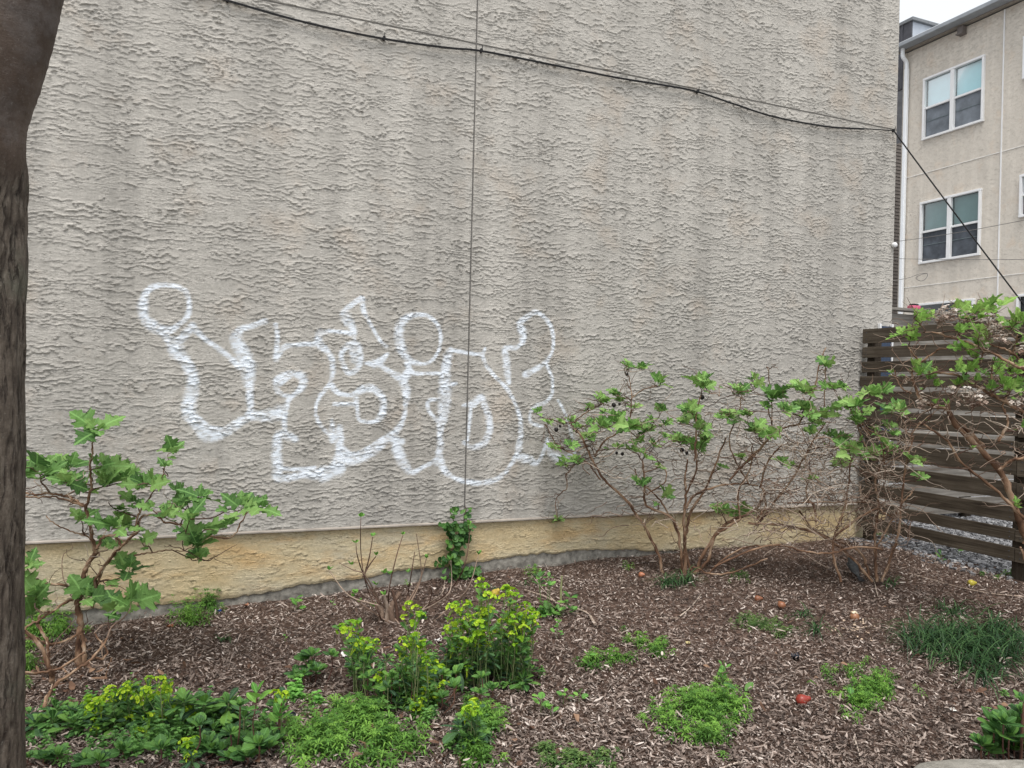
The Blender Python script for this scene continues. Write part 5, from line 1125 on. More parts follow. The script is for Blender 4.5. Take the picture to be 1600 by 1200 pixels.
# ================================================================== ground cover
def patch(name, spots, label, cat, mat, n, hgt, ln, wd, kind='stuff', whorl=6, layers=3, upr=.25):
    """spots: (px,py,rx,ry) ellipses in which stems stand; whorled narrow leaves"""
    V = []; Fc = []; T = []; c0 = G(spots[0][0], spots[0][1]); k = 0
    area = np.array([s[2]*s[3] for s in spots], float); area /= area.sum()
    b = MB()
    ln *= 1.3; wd *= 1.15
    for _ in range(int(n*.7)):
        s = spots[np.random.choice(len(spots), p=area)]; r = min(1.5, abs(random.gauss(0, .62))); th = random.uniform(0, 6.28)
        p = G(s[0]+s[2]*r*math.cos(th), s[1]+s[3]*r*math.sin(th)); dpt = depth_of(p)
        if vnoise(p[0]/.055, p[1]/.055, 777) < .36: continue
        h_ = hgt*random.uniform(.3, 1.5)*(1.15-.5*min(r, 1)); lean = np.array([random.gauss(0, .35), random.gauss(0, .35), 1.0]); tint = random.random()
        top = p+lean*h_; b.tube([p, top], .0008, 3, tint, False)
        for l in range(layers):
            q = p+(top-p)*((l+1)/layers); rr = ln*(1-.22*l)*random.uniform(.7, 1.15); a0 = random.random()*6
            for j in range(whorl):
                a = a0+j*6.2832/whorl+random.uniform(-.2, .2); el = upr+.25*l+random.uniform(-.25, .35); d = rdir(el, a); e = np.array([-math.sin(a), math.cos(a), 0])*wd
                mid = q+d*rr*.55; tip = q+rdir(el-.5, a)*rr
                V += [q, mid+e, tip, mid-e]; Fc.append([k, k+1, k+2, k+3]); k += 4; T += [tint]*4
    b.add(V, Fc, T); v_ = b.mesh(name, mat)
    v_.transform(Matrix.Translation(Vector(-c0)))
    o = link(name, v_, None, c0, label=label, kind=kind)
    if cat: o['category'] = cat
    return o
patch('weed_patch', [(1092, 1115, 62, 34), (1060, 1125, 45, 30), (1130, 1105, 45, 28), (1110, 1160, 25, 22)], 'bright green patch of bedstraw weeds in the middle of the mulch, with a leaf at its corner', 'weeds', M['weed'], 620, .05, .034, .0030)
patch('weed_patch', [(1365, 1085, 60, 18), (1345, 1105, 32, 18), (1290, 1058, 22, 10), (1375, 1060, 25, 14), (1340, 1055, 14, 14)], 'green weed patch right of the red pear', 'weeds', M['weed'], 360, .045, .028, .0026)
patch('weed_patch', [(960, 1030, 45, 10), (1000, 1004, 34, 12), (925, 1035, 20, 12), (1030, 1020, 15, 10)], 'thin weed patch in the mulch in front of the centre bush', 'weeds', M['weed'], 260, .04, .028, .0026)
patch('weed_patch', [(500, 1160, 75, 28), (560, 1130, 60, 30), (600, 1160, 65, 35), (530, 1185, 80, 22), (650, 1100, 30, 30), (610, 1090, 40, 25), (700, 1060, 30, 15)], 'large patch of bright bedstraw weeds under the middle spurges', 'weeds', M['weed'], 1100, .06, .042, .0034)
patch('weed_patch', [(740, 1130, 30, 30), (762, 1140, 20, 28), (735, 1190, 40, 15)], 'weeds round the low spurge at the bottom middle', 'weeds', M['weed'], 190, .055, .038, .0032)
patch('weed_patch', [(295, 968, 32, 22), (325, 950, 25, 12), (320, 925, 8, 25)], 'tall green weeds against the concrete right of the left hydrangea', 'weeds', M['weed'], 260, .10, .034, .0030)
patch('weed_patch', [(90, 985, 34, 18), (60, 992, 30, 16), (110, 975, 20, 20)], 'dense green weeds behind the foot of the left hydrangea', 'weeds', M['weed'], 300, .09, .04, .0034)
patch('weed_patch', [(45, 1050, 12, 25), (42, 1020, 8, 20)], 'weeds just right of the tree trunk', 'weeds', M['weed'], 60, .05, .034, .0030)
patch('weed_patch', [(870, 1195, 55, 12), (910, 1190, 60, 14), (850, 1180, 25, 10)], 'low weeds along the bottom edge left of the middle', 'weeds', M['weedd'], 420, .03, .022, .0036, whorl=5)
patch('weed_patch', [(1190, 980, 40, 10), (1170, 970, 25, 8), (1225, 992, 20, 8)], 'sparse dull green weeds beside the brown pears', 'weeds', M['weedd'], 200, .03, .02, .0020)
patch('weed_patch', [(1155, 903, 18, 7)], 'small dull weeds right of the stems of the centre bush', 'weeds', M['weedd'], 60, .03, .02, .0022)
patch('weed_patch', [(460, 1090, 18, 14), (500, 1105, 24, 10)], 'bright round weeds beside the dark evergreen sprig', 'weeds', M['fresh'], 90, .05, .022, .0075, whorl=5)
patch('weed_patch', [(980, 890, 14, 5), (835, 900, 20, 8), (640, 915, 5, 4)], 'few small weeds by the foot of the wall right of the creeper', 'weeds', M['weed'], 40, .05, .022, .003)
patch('weed_patch', [(1560, 900, 30, 6), (1585, 898, 18, 8)], 'little green weeds by the gravel under the fence', 'weeds', M['weed'], 40, .03, .022, .005)
patch('ground_foliage', [(770, 1055, 75, 22), (655, 1065, 40, 30), (570, 1045, 28, 14), (640, 1105, 45, 22), (730, 1175, 28, 18)], 'low leafy growth under the middle spurges', None, M['spug'], 420, .10, .026, .0062, whorl=5, layers=4, upr=.4)
patch('ground_foliage', [(190, 1125, 110, 22), (330, 1130, 80, 24), (120, 1165, 70, 24), (270, 1170, 90, 22), (400, 1165, 40, 20)], 'low leafy growth among the bottom left spurges', None, M['spug'], 620, .09, .026, .0062, whorl=5, layers=4, upr=.4)
patch('ground_foliage', [(1560, 1165, 40, 25), (1590, 1130, 25, 30)], 'low leafy growth in the bottom right corner', None, M['spug'], 90, .07, .026, .0062, whorl=5, layers=3, upr=.4)
# stray seedlings
gse = 'seedlings scattered on the mulch'
for (a, b_, n, s_, lab) in ((463, 948, 6, .05, 'pale green seedling near the concrete, right of the blue scrap'), (880, 1092, 4, .04, 'round-leafed seedling right of the spurges'), (905, 1090, 3, .036, 'right of two small seedlings in the bare mulch'), (860, 1112, 3, .036, 'seedling lowest right of the spurge group'), (845, 1105, 5, .045, 'seedling touching the right foot of the spurges'), (815, 1020, 5, .03, 'small sprout at the right side of the spurge flowers'), (1158, 1082, 2, .07, 'single pointed leaf at the corner of the bedstraw patch'), (1130, 1062, 8, .035, 'upright weed behind the bedstraw patch'), (870, 990, 8, .034, 'leafy seedling under the lying stick'),
                    (1330, 1098, 4, .035, 'yellow-green leaf tuft in the weed patch by the red pear'), (1497, 858, 5, .06, 'round-leafed plant on the gravel edge below the fence'), (1470, 872, 4, .055, 'round-leafed plant left of another on the gravel edge'), (1385, 835, 6, .07, 'broad dark leaf plant behind the tangled bush'), (1410, 828, 4, .07, 'broad leaf beside the lowest fence slat'), (445, 995, 2, .02, 'tiny sprout on open mulch'), (520, 942, 3, .022, 'small leaf tuft beside the concrete'), (918, 1040, 6, .04, 'bright leaf tuft left of the thin weed patch'), (828, 1055, 4, .03, 'small sprig beside the spurge foliage')):
    q = G(a, b_+8); r_ = thing('seedling', q, lab, 'seedling', gse); st = MB()
    for k in range(n): put_leaf(r_, L_fresh if s_ < .055 else L_eu, q+np.array([random.uniform(-.012, .012), random.uniform(-.012, .012), .02+.012*k]), rdir(random.uniform(.1, .9), k*2.399), (0, -.3, 1), s_*random.uniform(.7, 1.05))
    st.tube([(0, 0, 0), (.004, 0, .02+.012*n)], .0018, 5, .5, False); link('stalk', st.mesh('stalk', M['gstem']), r_)
# leafy weed behind the spurge (upright)
q0 = G(855, 965); rw = thing('leafy_weed', q0, 'leafy dark green weed right of the spurges beneath a lying stick', 'weed'); st = MB(); d0 = depth_of(q0)
for (a, b_) in Z((800, 860), 3.53, [(150, 150), (200, 150), (210, 200), (150, 190), (170, 290), (300, 290), (320, 260), (160, 350), (200, 370), (230, 390), (180, 400), (260, 340), (340, 380), (210, 430), (150, 500), (230, 510), (170, 550), (260, 550), (190, 330), (240, 420)]):
    p = at(a, b_, d0+random.uniform(-.05, .1)); g_ = float(gz(p[0], p[1])); p[2] = max(p[2], g_+.015)
    for k in range(5): put_leaf(rw, L_eu if random.random() < .6 else L_fresh, p, rdir(random.uniform(0, .9), k*2.399+random.random()), (0, -.2, 1), random.uniform(.03, .05))
    st.tube([p-q0, np.array([p[0], p[1], g_])*.6+q0*.4-q0], .002, 4, .4, False)
link('stems', st.mesh('stems', M['gstem'], True), rw, kind='stuff')
p = G(876, 948); b = MB(); b.tube([(0, 0, -.01), (0, 0, .1), (.002, 0, .19)], [.007, .007, .006], 7, .9); o = link('cut_stalk', b.mesh('cut_stalk', M['gstem'], True), None, p, label='pale upright cut stalk behind the leafy weed', cat='stalk')
# ---------------------------------------------------------------- grass clumps
def clump(name, spots, label, n, ln, group=None, wd=.0032):
    c0 = G(spots[0][0], spots[0][1]); b = MB(); V = []; Fc = []; T = []; k = 0
    area = np.array([s[2]*s[3] for s in spots], float); area /= area.sum()
    for _ in range(n):
        s = spots[np.random.choice(len(spots), p=area)]; r = math.sqrt(random.random()); th = random.uniform(0, 6.28)
        p = G(s[0]+s[2]*r*math.cos(th), s[1]+s[3]*r*math.sin(th))
        az = random.uniform(0, 6.28); L = ln*random.uniform(.5, 1.15); el0 = random.uniform(.6, 1.4); e = np.array([-math.sin(az), math.cos(az), 0])*wd*random.uniform(.7, 1.2)
        pts = [p]; el = el0; 
        for i in range(6): pts.append(pts[-1]+rdir(el, az)*L/6); el -= random.uniform(.2, .62)
        tint = random.random()
        for i, q in enumerate(pts):
            q = np.array(q); q[2] = max(q[2], float(gz(q[0], q[1]))+.004); w_ = (1-(i/6)**2*.9)
            V += [q-e*w_, q+e*w_]; T += [tint]*2
            if i: Fc.append([k+2*i-2, k+2*i-1, k+2*i+1, k+2*i])
        k += 14
    b.add(V, Fc, T); me = b.mesh(name, M['blade']); me.transform(Matrix.Translation(Vector(-c0)))
    return link(name, me, None, c0, label=label, cat='grass clump', group=group)
clump('grass_clump', [(1480, 1015, 60, 22), (1530, 1030, 60, 28), (1570, 1010, 40, 30), (1440, 1000, 35, 14), (1520, 1000, 70, 18), (1545, 1065, 20, 12)], 'large spreading clump of long dark grass at the right', 900, .30)
clump('grass_clump', [(1480, 960, 22, 12), (1500, 955, 14, 14)], 'thin grass tuft just behind the large dark clump', 60, .20)
clump('grass_clump', [(1045, 915, 14, 5), (1070, 912, 12, 5)], 'dark grass tuft drooping at the foot of the centre bush', 130, .22)
clump('grass_clump', [(1255, 965, 10, 4)], 'small upright grass tuft between the brown pears and the peeled one', 26, .14)
clump('grass_clump', [(1274, 990, 6, 3)], 'small arching grass tuft left of the peeled pear', 26, .19)
clump('grass_clump', [(1392, 915, 10, 4)], 'thin grass blades at the foot of the tangled bush', 24, .16)
clump('grass_clump', [(348, 1002, 7, 3)], 'few dark blades on the mulch right of the left hydrangea', 16, .11)
clump('grass_clump', [(822, 915, 10, 3), (770, 922, 10, 3)], 'short grass blades near the foot of the wall behind the spurges', 30, .09)
# ---------------------------------------------------------------- mulch chips
def strips(name, P, L, Wd, tint, mat, label, curl=.25, pitch=.35, lift=.012, kind='stuff', nameo=None):
    n = len(P); az = np.random.uniform(0, 6.28, n); pt = np.random.normal(0, pitch, n); ro = np.random.normal(0, .5, n)
    d = np.stack([np.cos(pt)*np.cos(az), np.cos(pt)*np.sin(az), np.sin(pt)], -1); e = np.stack([-np.sin(az), np.cos(az), np.zeros(n)], -1)
    nn = np.cross(d, e); e = e*np.cos(ro)[:, None]+nn*np.sin(ro)[:, None]; nn = np.cross(d, e); nn *= np.sign(nn[:, 2])[:, None]
    C = P+np.array([0, 0, 1.0])*(np.abs(np.random.normal(0, lift, n))+.002+np.abs(np.sin(pt))*L*.3)[:, None]
    cu = np.random.normal(0, curl, n)*L
    rows = []
    for k, (t_, w_) in enumerate(((-.5, .45), (0, 1.0), (.5, .35))):
        c = C+d*(L*t_)[:, None]+nn*(cu*(.25-t_*t_)*1.6)[:, None]; ww = e*(Wd*w_*.5)[:, None]
        rows += [c-ww, c+ww]
    V = np.stack(rows, 1).reshape(-1, 3); base = np.arange(n)[:, None]*6
    f = np.concatenate([base+np.array([0, 1, 3, 2]), base+np.array([2, 3, 5, 4])], 0)
    T = np.repeat(tint, 6)+np.random.normal(0, .03, n*6)
    me = mesh_np(name, V, f, mat, False, {'tint': np.clip(T, 0, 1)})
    return link(nameo or name, me, label=label, kind=kind)
def sample_ground(n, near=.55):
    n1 = int(n*near); out = []
    px = np.random.uniform(-150, 1750, n1*2); py = 600+600*np.random.uniform(.42, 1.12, n1*2)
    t_ = (px-800)/FPX; v_ = (600-py)/FPX; d = F[None]+t_[:, None]*RX+v_[:, None]*UP
    s = (0.06-CAM[2])/d[:, 2]
    for _ in range(6):
        p = CAM+d*s[:, None]; s = (gz(p[:, 0], p[:, 1])-CAM[2])/d[:, 2]
    p = CAM+d*s[:, None]; p[:, 2] = gz(p[:, 0], p[:, 1]); ok = (p[:, 1] < D-.0) & (p[:, 1] > .9) & (p[:, 0] < 5.5+.0) & (p[:, 0] > -2.4); p = p[ok][:n1]
    q = np.stack([np.random.uniform(-2.4, 5.5, n-len(p)), np.random.uniform(.95, D, n-len(p)), np.zeros(n-len(p))], -1); q[:, 2] = gz(q[:, 0], q[:, 1])
    return np.vstack([p, q])
N = 192000
P = sample_ground(N)
P[:, 2] += inb.any()*0
tn = np.clip(np.random.beta(1.5, 2.0, N)+.16*fbm(P[:, 0]/.5, P[:, 1]/.5, 301, 3), 0, .999)
L = np.random.lognormal(math.log(.0138), .5, N).clip(.006, .07); Wd = L*np.random.uniform(.16, .5, N); Wd = Wd.clip(.0018, .009)
strips('mulch', P, L, Wd, tn, M['mulch'], 'shredded brown wood mulch covering the bed')
# bigger flat chips
P = sample_ground(3600); strips('wood_chips', P, np.random.uniform(.02, .055, 3600), np.random.uniform(.006, .015, 3600), np.random.beta(1.6, 1.9, 3600), M['mulch'], 'larger flat wood chips in the mulch', .15, .2, .016)
# fallen leaves
M['litter'] = tint_mat('dead_leaf', [(0, (.08, .045, .032)), (.5, (.18, .105, .072)), (.8, (.32, .20, .13)), (1, (.45, .34, .25))], .85, .001, .1, 40, None, .15)
lp = [G(random.gauss(cx, sx), random.gauss(cy, sy)) for cx, cy, sx, sy, n in ((560, 1120, 90, 40, 70), (170, 1100, 90, 50, 60), (760, 1170, 60, 30, 30), (1540, 1080, 60, 30, 24), (1000, 1050, 300, 90, 26), (100, 1060, 50, 25, 50)) for _ in range(n)]
lp = np.array([q for q in lp if q[1] < D-.06]); 
strips('leaf_litter', lp, np.random.uniform(.025, .06, len(lp)), np.random.uniform(.012, .03, len(lp)), np.random.uniform(.1, .8, len(lp)), M['litter'], 'scattered curled dead leaves', .5, .35, .02)
# ---------------------------------------------------------------- gravel
n = 9500; gp = np.stack([np.random.uniform(5.0, 8.6, n), np.random.uniform(3.1, 5.9, n), np.zeros(n)], -1)
edge_ = 5.42+.28*fbm(gp[:, 1]/.5, gp[:, 1]*0, 410, 2)+(4.4-gp[:, 1]).clip(0, 9)*.25; gp = gp[(gp[:, 0] > edge_+np.random.normal(0, .07, n)) & ~((gp[:, 0] < 6.0) & (gp[:, 1] > D-.02))]; n = len(gp); gp[:, 2] = gz(gp[:, 0], gp[:, 1])+np.random.uniform(0, .012, n)
cube = np.array([[x, y, z] for x in (-1, 1) for y in (-1, 1) for z in (-1, 1)], float); cf = np.array([[0, 1, 3, 2], [4, 6, 7, 5], [0, 4, 5, 1], [2, 3, 7, 6], [0, 2, 6, 4], [1, 5, 7, 3]])
sz = np.random.uniform(.006, .019, n); V = cube[None]*np.random.uniform(.45, 1.1, (n, 8, 3))*sz[:, None, None]*np.array([1, 1, .7]); a = np.random.uniform(0, 6.28, n)
Vx = V[:, :, 0]*np.cos(a)[:, None]-V[:, :, 1]*np.sin(a)[:, None]; Vy = V[:, :, 0]*np.sin(a)[:, None]+V[:, :, 1]*np.cos(a)[:, None]; V = np.stack([Vx, Vy, V[:, :, 2]], -1)+gp[:, None]
link('gravel', mesh_np('gravel', V.reshape(-1, 3), (np.arange(n)[:, None, None]*8+cf[None]).reshape(-1, 4), M['gravelm'], False, {'tint': np.repeat(np.random.beta(2, 2.4, n), 8)}), label='grey gravel under and beyond the slat fence', kind='stuff')
# ---------------------------------------------------------------- sticks
def stick(pts, r, label, tint=.8):
    P = [G(a, b_) for a, b_ in pts]; P = [p+np.array([0, 0, r+h_]) for p, h_ in zip(P, [q[2] if len(q) > 2 else .005 for q in pts])] if False else [p+np.array([0, 0, r+.006]) for p in P]
    c0 = P[0].copy(); c = spline(np.array(P)-c0, 5); b = MB(); b.tube(c, np.linspace(r, r*.55, len(c))*(1+.2*np.sin(np.arange(len(c)))), 6, tint, True, .15)
    link('stick', b.mesh('stick', M['twig'], True), None, c0, label=label, cat='stick', group='fallen sticks on the mulch')
stick([(930, 980), (915, 960), (880, 950), (850, 935), (820, 925)], .008, 'forked grey dead branch lying right of the spurges')
stick([(905, 962), (870, 957), (830, 950), (770, 948)], .005, 'thin stick running behind the spurge flowers', .7)
stick([(870, 945), (850, 925), (830, 900)], .004, 'thin pale stick pointing at the wall right of the creeper', .9)
stick([(1062, 966), (1080, 950), (1096, 930)], .004, 'pale bent stick near the dark grass tuft', .95)
stick([(1028, 968), (1062, 968)], .003, 'short pale stick in front of the centre bush', .9)
stick([(1600, 935), (1550, 930), (1500, 920), (1420, 898)], .005, 'long pale stick right of the tangled bush', .75)
stick([(1334, 1155), (1342, 1180), (1348, 1200)], .004, 'pale stick standing out at the bottom, right of the middle', 1)
stick([(1320, 895), (1360, 903), (1372, 935)], .004, 'pale stick beside the bird', .9)
stick([(1160, 1196), (1140, 1200), (1120, 1210)], .005, 'pale stick at the bottom edge', 1)
stick([(230, 1155), (260, 1150), (320, 1140)], .004, 'thin grey twig lying through the bottom left plants', .6)
stick([(525, 1180), (560, 1150), (545, 1160)], .003, 'dry stalk over the bedstraw weeds', .9)
# ---------------------------------------------------------------- fruit
def pear_mesh(mat, peeled=False):
    b = MB(); b.lathe([(0, -1.0), (.12, -.97), (.30, -.99), (.62, -.86), (.9, -.52), (1.0, -.12), (.93, .25), (.72, .62), (.50, .95), (.40, 1.22), (.28, 1.42), (.10, 1.5), (0, 1.46)], n=20); return b.mesh('fruit_body', mat, True)
def fruit_mat(name, a, b_, c, sc_=3):
    t = NT(name); n1 = t.noise(sc_, 5, .65); c_ = t.ramp(n1, [(.35, a), (.5, b_), (.66, c)]); c2 = t.mix(c_, t.ramp(t.noise(40, 3, .6), [(.3, (.75, .7, .65)), (.7, (1.1, 1.1, 1.1))]), 1, 'MULTIPLY'); return t.done(c2, .38, None, .45)
PRS = [(1253, 1095, .026, (.24, .018, .015), (.30, .035, .022), (.17, .06, .03), 'shiny red pear lying on the mulch near the bottom right', 'pear', (1.2, .2, .9)),
       (1518, 909, .024, (.45, .38, .04), (.55, .48, .06), (.30, .22, .03), 'yellow pear lying near the gravel on the right', 'pear', (1.45, 0, 1.2)),
       (774, 927, .030, (.55, .38, .05), (.60, .48, .08), (.35, .20, .05), 'yellow pear half hidden behind the spurge flowers', 'pear', (.6, .4, 0)),
       (1184, 933, .021, (.20, .075, .04), (.27, .11, .055), (.11, .05, .03), 'brown rotting pear left of a rounder one', 'pear', (1.4, 0, .9)),
       (1221, 944, .024, (.25, .095, .05), (.34, .15, .08), (.14, .06, .035), 'orange-brown rotting pear with dark stalk end', 'pear', (1.2, .3, 2.8)),
       (1335, 963, .027, (.28, .12, .06), (.36, .18, .095), (.18, .08, .045), 'orange-brown pear with a pale bitten top', 'pear', (1.0, .2, 2.6)),
       (1002, 895, .020, (.34, .09, .05), (.50, .22, .12), (.28, .08, .04), 'small reddish pear piece left of the centre bush', 'pear', (1.3, .5, .3))]
for (a, b_, s_, c1, c2, c3, lab, cat, rot) in PRS:
    q = G(a, b_+7); r_ = thing('pear', q+np.array([0, 0, s_*.9]), lab, cat, 'fallen pears on the mulch')
    link('fruit_body', pear_mesh(fruit_mat('pear_skin', c1, c2, c3)), r_, rot=rot, scale=s_)
    b = MB(); b.tube([(0, 0, 1.4), (.05, .02, 1.7), (.15, .04, 1.95)], [.07, .055, .07], 6, .1); link('stalk', b.mesh('stalk', M['twig']), r_, rot=rot, scale=s_)
    if 'bitten' in lab:
        b = MB()
        for _ in range(10): b.box(np.array([random.uniform(-.02, .02), random.uniform(-.01, .012), .022+random.uniform(-.004, .006)]), (.014, .012, .006), rotz(random.random()*3) @ rotx(random.uniform(-.6, .6)), .002)
        link('flesh', b.mesh('flesh', simple_mat('pear_flesh', (.72, .62, .45), .7, .1, 30)), r_)
# crumbs of peeled fruit below the bitten pear
b = MB(); q0 = G(1335, 985)
for _ in range(38):
    q = G(random.gauss(1335, 14), random.gauss(985, 9)); b.box(q-q0+np.array([0, 0, .012]), (random.uniform(.008, .018), random.uniform(.006, .012), .005), rotz(random.random()*3) @ rotx(random.uniform(-.5, .5)), .0015, random.uniform(.9, 1))
link('pear_crumbs', b.mesh('pear_crumbs', simple_mat('crumb', (.60, .46, .34), .8, .2, 30)), None, q0, label='pale crumbs of pear on the mulch below the bitten pear', kind='stuff')
# ---------------------------------------------------------------- litter scraps
def scrap(px, py, size, col, label, cat, crum=.5, name='scrap'):
    q0 = G(px, py); n = 9; b = MB(); g = np.linspace(-1, 1, n); X_, Y_ = np.meshgrid(g, g); r = 1-.25*vnoise(X_*2+px, Y_*2, 5)
    Zc_ = crum*(fbm(X_*1.6+px, Y_*1.6, 7, 3)+.5*np.abs(X_)); V = np.stack([X_*r*size, Y_*r*size*.7, Zc_*size+size*.45], -1).reshape(-1, 3); V = V @ rotz(px % 3).T; b.add(V, gridfaces(n, n))
    b.add(V-np.array([0, 0, .0012]), gridfaces(n, n)[:, ::-1]); link(name, b.mesh(name, simple_mat(name+'_mat', col, .7, .2, 40), True), None, q0, label=label, cat=cat)
scrap(343, 957, .020, (.03, .10, .45), 'small crumpled blue and white wrapper by the concrete foundation', 'wrapper', .8, 'blue_wrapper')
scrap(539, 1027, .024, (.75, .75, .72), 'torn scrap of white paper left of the small spurge', 'paper scrap', .6, 'paper_scrap')
scrap(684, 1004, .022, (.70, .68, .65), 'scrap of white paper between the slender and the tallest spurge', 'paper scrap', .6, 'paper_scrap')
scrap(700, 1010, .016, (.45, .48, .50), 'smaller grey scrap right beside a white paper scrap', 'paper scrap', .6, 'paper_scrap')
scrap(1243, 1031, .028, (.02, .024, .035), 'crumpled black plastic scrap on the mulch above the red pear', 'plastic scrap', .8, 'plastic_scrap')
scrap(1489, 1112, .018, (.80, .80, .76), 'bright white chip below the large grass clump', 'paper scrap', .3, 'paper_scrap')
scrap(458, 1125, .03, (.02, .024, .03), 'black scrap among dead leaves left of the weeds', 'plastic scrap', .6, 'plastic_scrap')
scrap(1075, 1007, .02, (.50, .42, .20), 'yellowish chip on the mulch right of the thin weeds', 'leaf', .3, 'yellow_leaf')
scrap(385, 948, .018, (.36, .16, .09), 'curled orange-brown leaf against the concrete', 'leaf', .8, 'dead_leaf')
scrap(265, 982, .022, (.34, .13, .06), 'orange dead leaf under the tall weeds on the left', 'leaf', .8, 'dead_leaf')
# ---------------------------------------------------------------- the bird (seen from behind, head up left)
q = G(1333, 903); db = depth_of(q); bird = thing('bird', q, 'small dark grey bird standing on the mulch under the tangled bush, seen from behind', 'bird')
tf = np.array([.38, .92, 0]); tf /= np.linalg.norm(tf); sd2 = np.array([tf[1], -tf[0], 0])
def bp(f, u, s_=0): return tf*f+np.array([0, 0, u])+sd2*s_
body = MB(); pts = [bp(-.095, .030), bp(-.070, .038), bp(-.048, .048), bp(-.02, .064), bp(.008, .082), bp(.030, .098), bp(.042, .112), bp(.050, .124), bp(.058, .131), bp(.064, .133)]
rad = [.006, .011, .017, .029, .033, .029, .020, .0175, .0150, .006]
c = spline(np.hstack([np.array(pts), np.array(rad)[:, None]]), 4); body.tube(c[:, :3], c[:, 3], 16, .5)
t = NT('bird_feathers'); cc = t.ramp(t.noise(38, 5, .6, stretch=(1, 1, 2)), [(.3, (.045, .047, .048)), (.6, (.095, .097, .098)), (.75, (.13, .13, .13))]); M['bird'] = t.done(cc, .8, t.bump(t.noise(120, 3, .6), .6, .002), .1)
link('body', body.mesh('body', M['bird'], True), bird)
M['birdd'] = simple_mat('dark_feathers', (.03, .03, .032), .7, .3, 60)
for sg in (-1, 1):
    b = MB(); n = 9; g = np.linspace(0, 1, n); V = []
    for i, t_ in enumerate(g):
        cpt = bp(.030-.095*t_, .094-.052*t_, sg*(.026-.020*t_)); hw = .021*math.sin(math.pi*(.15+.75*t_))**.7*(1-.5*t_)
        for j, s_ in enumerate((-1, -.3, .4, 1)): V.append(cpt+np.array([0, 0, hw*s_])+sd2*sg*(.010-.005*s_*s_+.002)-sd2*sg*(.012 if s_ > .9 else 0))
    b.add(V, gridfaces(4, n)); link('wing', b.mesh('wing', M['bird'], True), bird)
    b = MB(); b.tube([bp(.0, .055, sg*.012), bp(-.008, .03, sg*.014), bp(.002, .0, sg*.016)], [.005, .0022, .002], 6)
    for k in (-.5, 0, .5): b.tube([bp(.002, .002, sg*.016), bp(.022, .001, sg*(.016)+k*.018)], .0013, 4)
    b.tube([bp(.002, .002, sg*.016), bp(-.014, .001, sg*.016)], .0013, 4); link('leg', b.mesh('leg', simple_mat('bird_leg', (.12, .07, .04), .6)), bird)
    b = MB(); b.lathe([(0, -.0022), (.0018, -.0012), (.0022, 0), (.0018, .0012), (0, .0022)], bp(.062, .136, sg*.0125), 8); link('eye', b.mesh('eye', M['black'], True), bird)
b = MB()
for k in range(-2, 3):
    V = [bp(-.075, .036, k*.004-.003), bp(-.075, .036, k*.004+.003), bp(-.142, .012+abs(k)*.001, k*.0085+.0045), bp(-.142, .012+abs(k)*.001, k*.0085-.0045)]; V += [v_-np.array([0, 0, .0012]) for v_ in V]; b.add(V, [[0, 1, 2, 3], [7, 6, 5, 4], [0, 4, 5, 1], [1, 5, 6, 2], [2, 6, 7, 3], [3, 7, 4, 0]])
link('tail', b.mesh('tail', M['birdd']), bird)
b = MB(); b.tube([bp(.068, .131), bp(.080, .129), bp(.089, .126)], [.0045, .003, .0006], 8); link('beak', b.mesh('beak', simple_mat('beak_yellow', (.45, .28, .05), .5)), bird)
# ---------------------------------------------------------------- edging stone
q = at(1530, 1250, 2.62); stn = MB(); nu, nv_ = 56, 24
U_, V_ = np.meshgrid(np.linspace(0, 2*math.pi, nu, endpoint=False), np.linspace(-.5*math.pi, .5*math.pi, nv_))
x = np.sign(np.cos(V_))*np.abs(np.cos(V_))**.6*np.sign(np.cos(U_))*np.abs(np.cos(U_))**.7; y = np.abs(np.cos(V_))**.6*np.sign(np.sin(U_))*np.abs(np.sin(U_))**.7; z = np.sign(np.sin(V_))*np.abs(np.sin(V_))**.55
nz = 1+.07*fbm(x*1.5+y, z*1.5+y*2, 501, 3)
V = np.stack([x*nz*.42, y*nz*.20, z*nz*.085], -1).reshape(-1, 3) @ rotz(math.atan2(RX[1], RX[0])+.06).T
i, j = np.meshgrid(np.arange(nv_-1), np.arange(nu), indexing='ij'); f = np.stack([i*nu+j, i*nu+(j+1) % nu, (i+1)*nu+(j+1) % nu, (i+1)*nu+j], -1).reshape(-1, 4); stn.add(V, f)
t = NT('edging_stone_mat'); c = t.ramp(t.noise(9, 6, .7), [(.3, (.16, .15, .13)), (.55, (.30, .28, .245)), (.75, (.42, .40, .36))]); mst = t.done(c, .9, t.bump(t.noise(50, 5, .7), .9, .010, t.bump(t.noise(12, 5, .7), .6, .02)), .15)
tgt = at(1545, 1186, 2.80)
link('edging_stone', stn.mesh('edging_stone', mst, True), None, (tgt[0]-.03, tgt[1]-.17, tgt[2]-.068), label='grey-brown edging stone cut off by the bottom right edge of the picture', cat='stone')
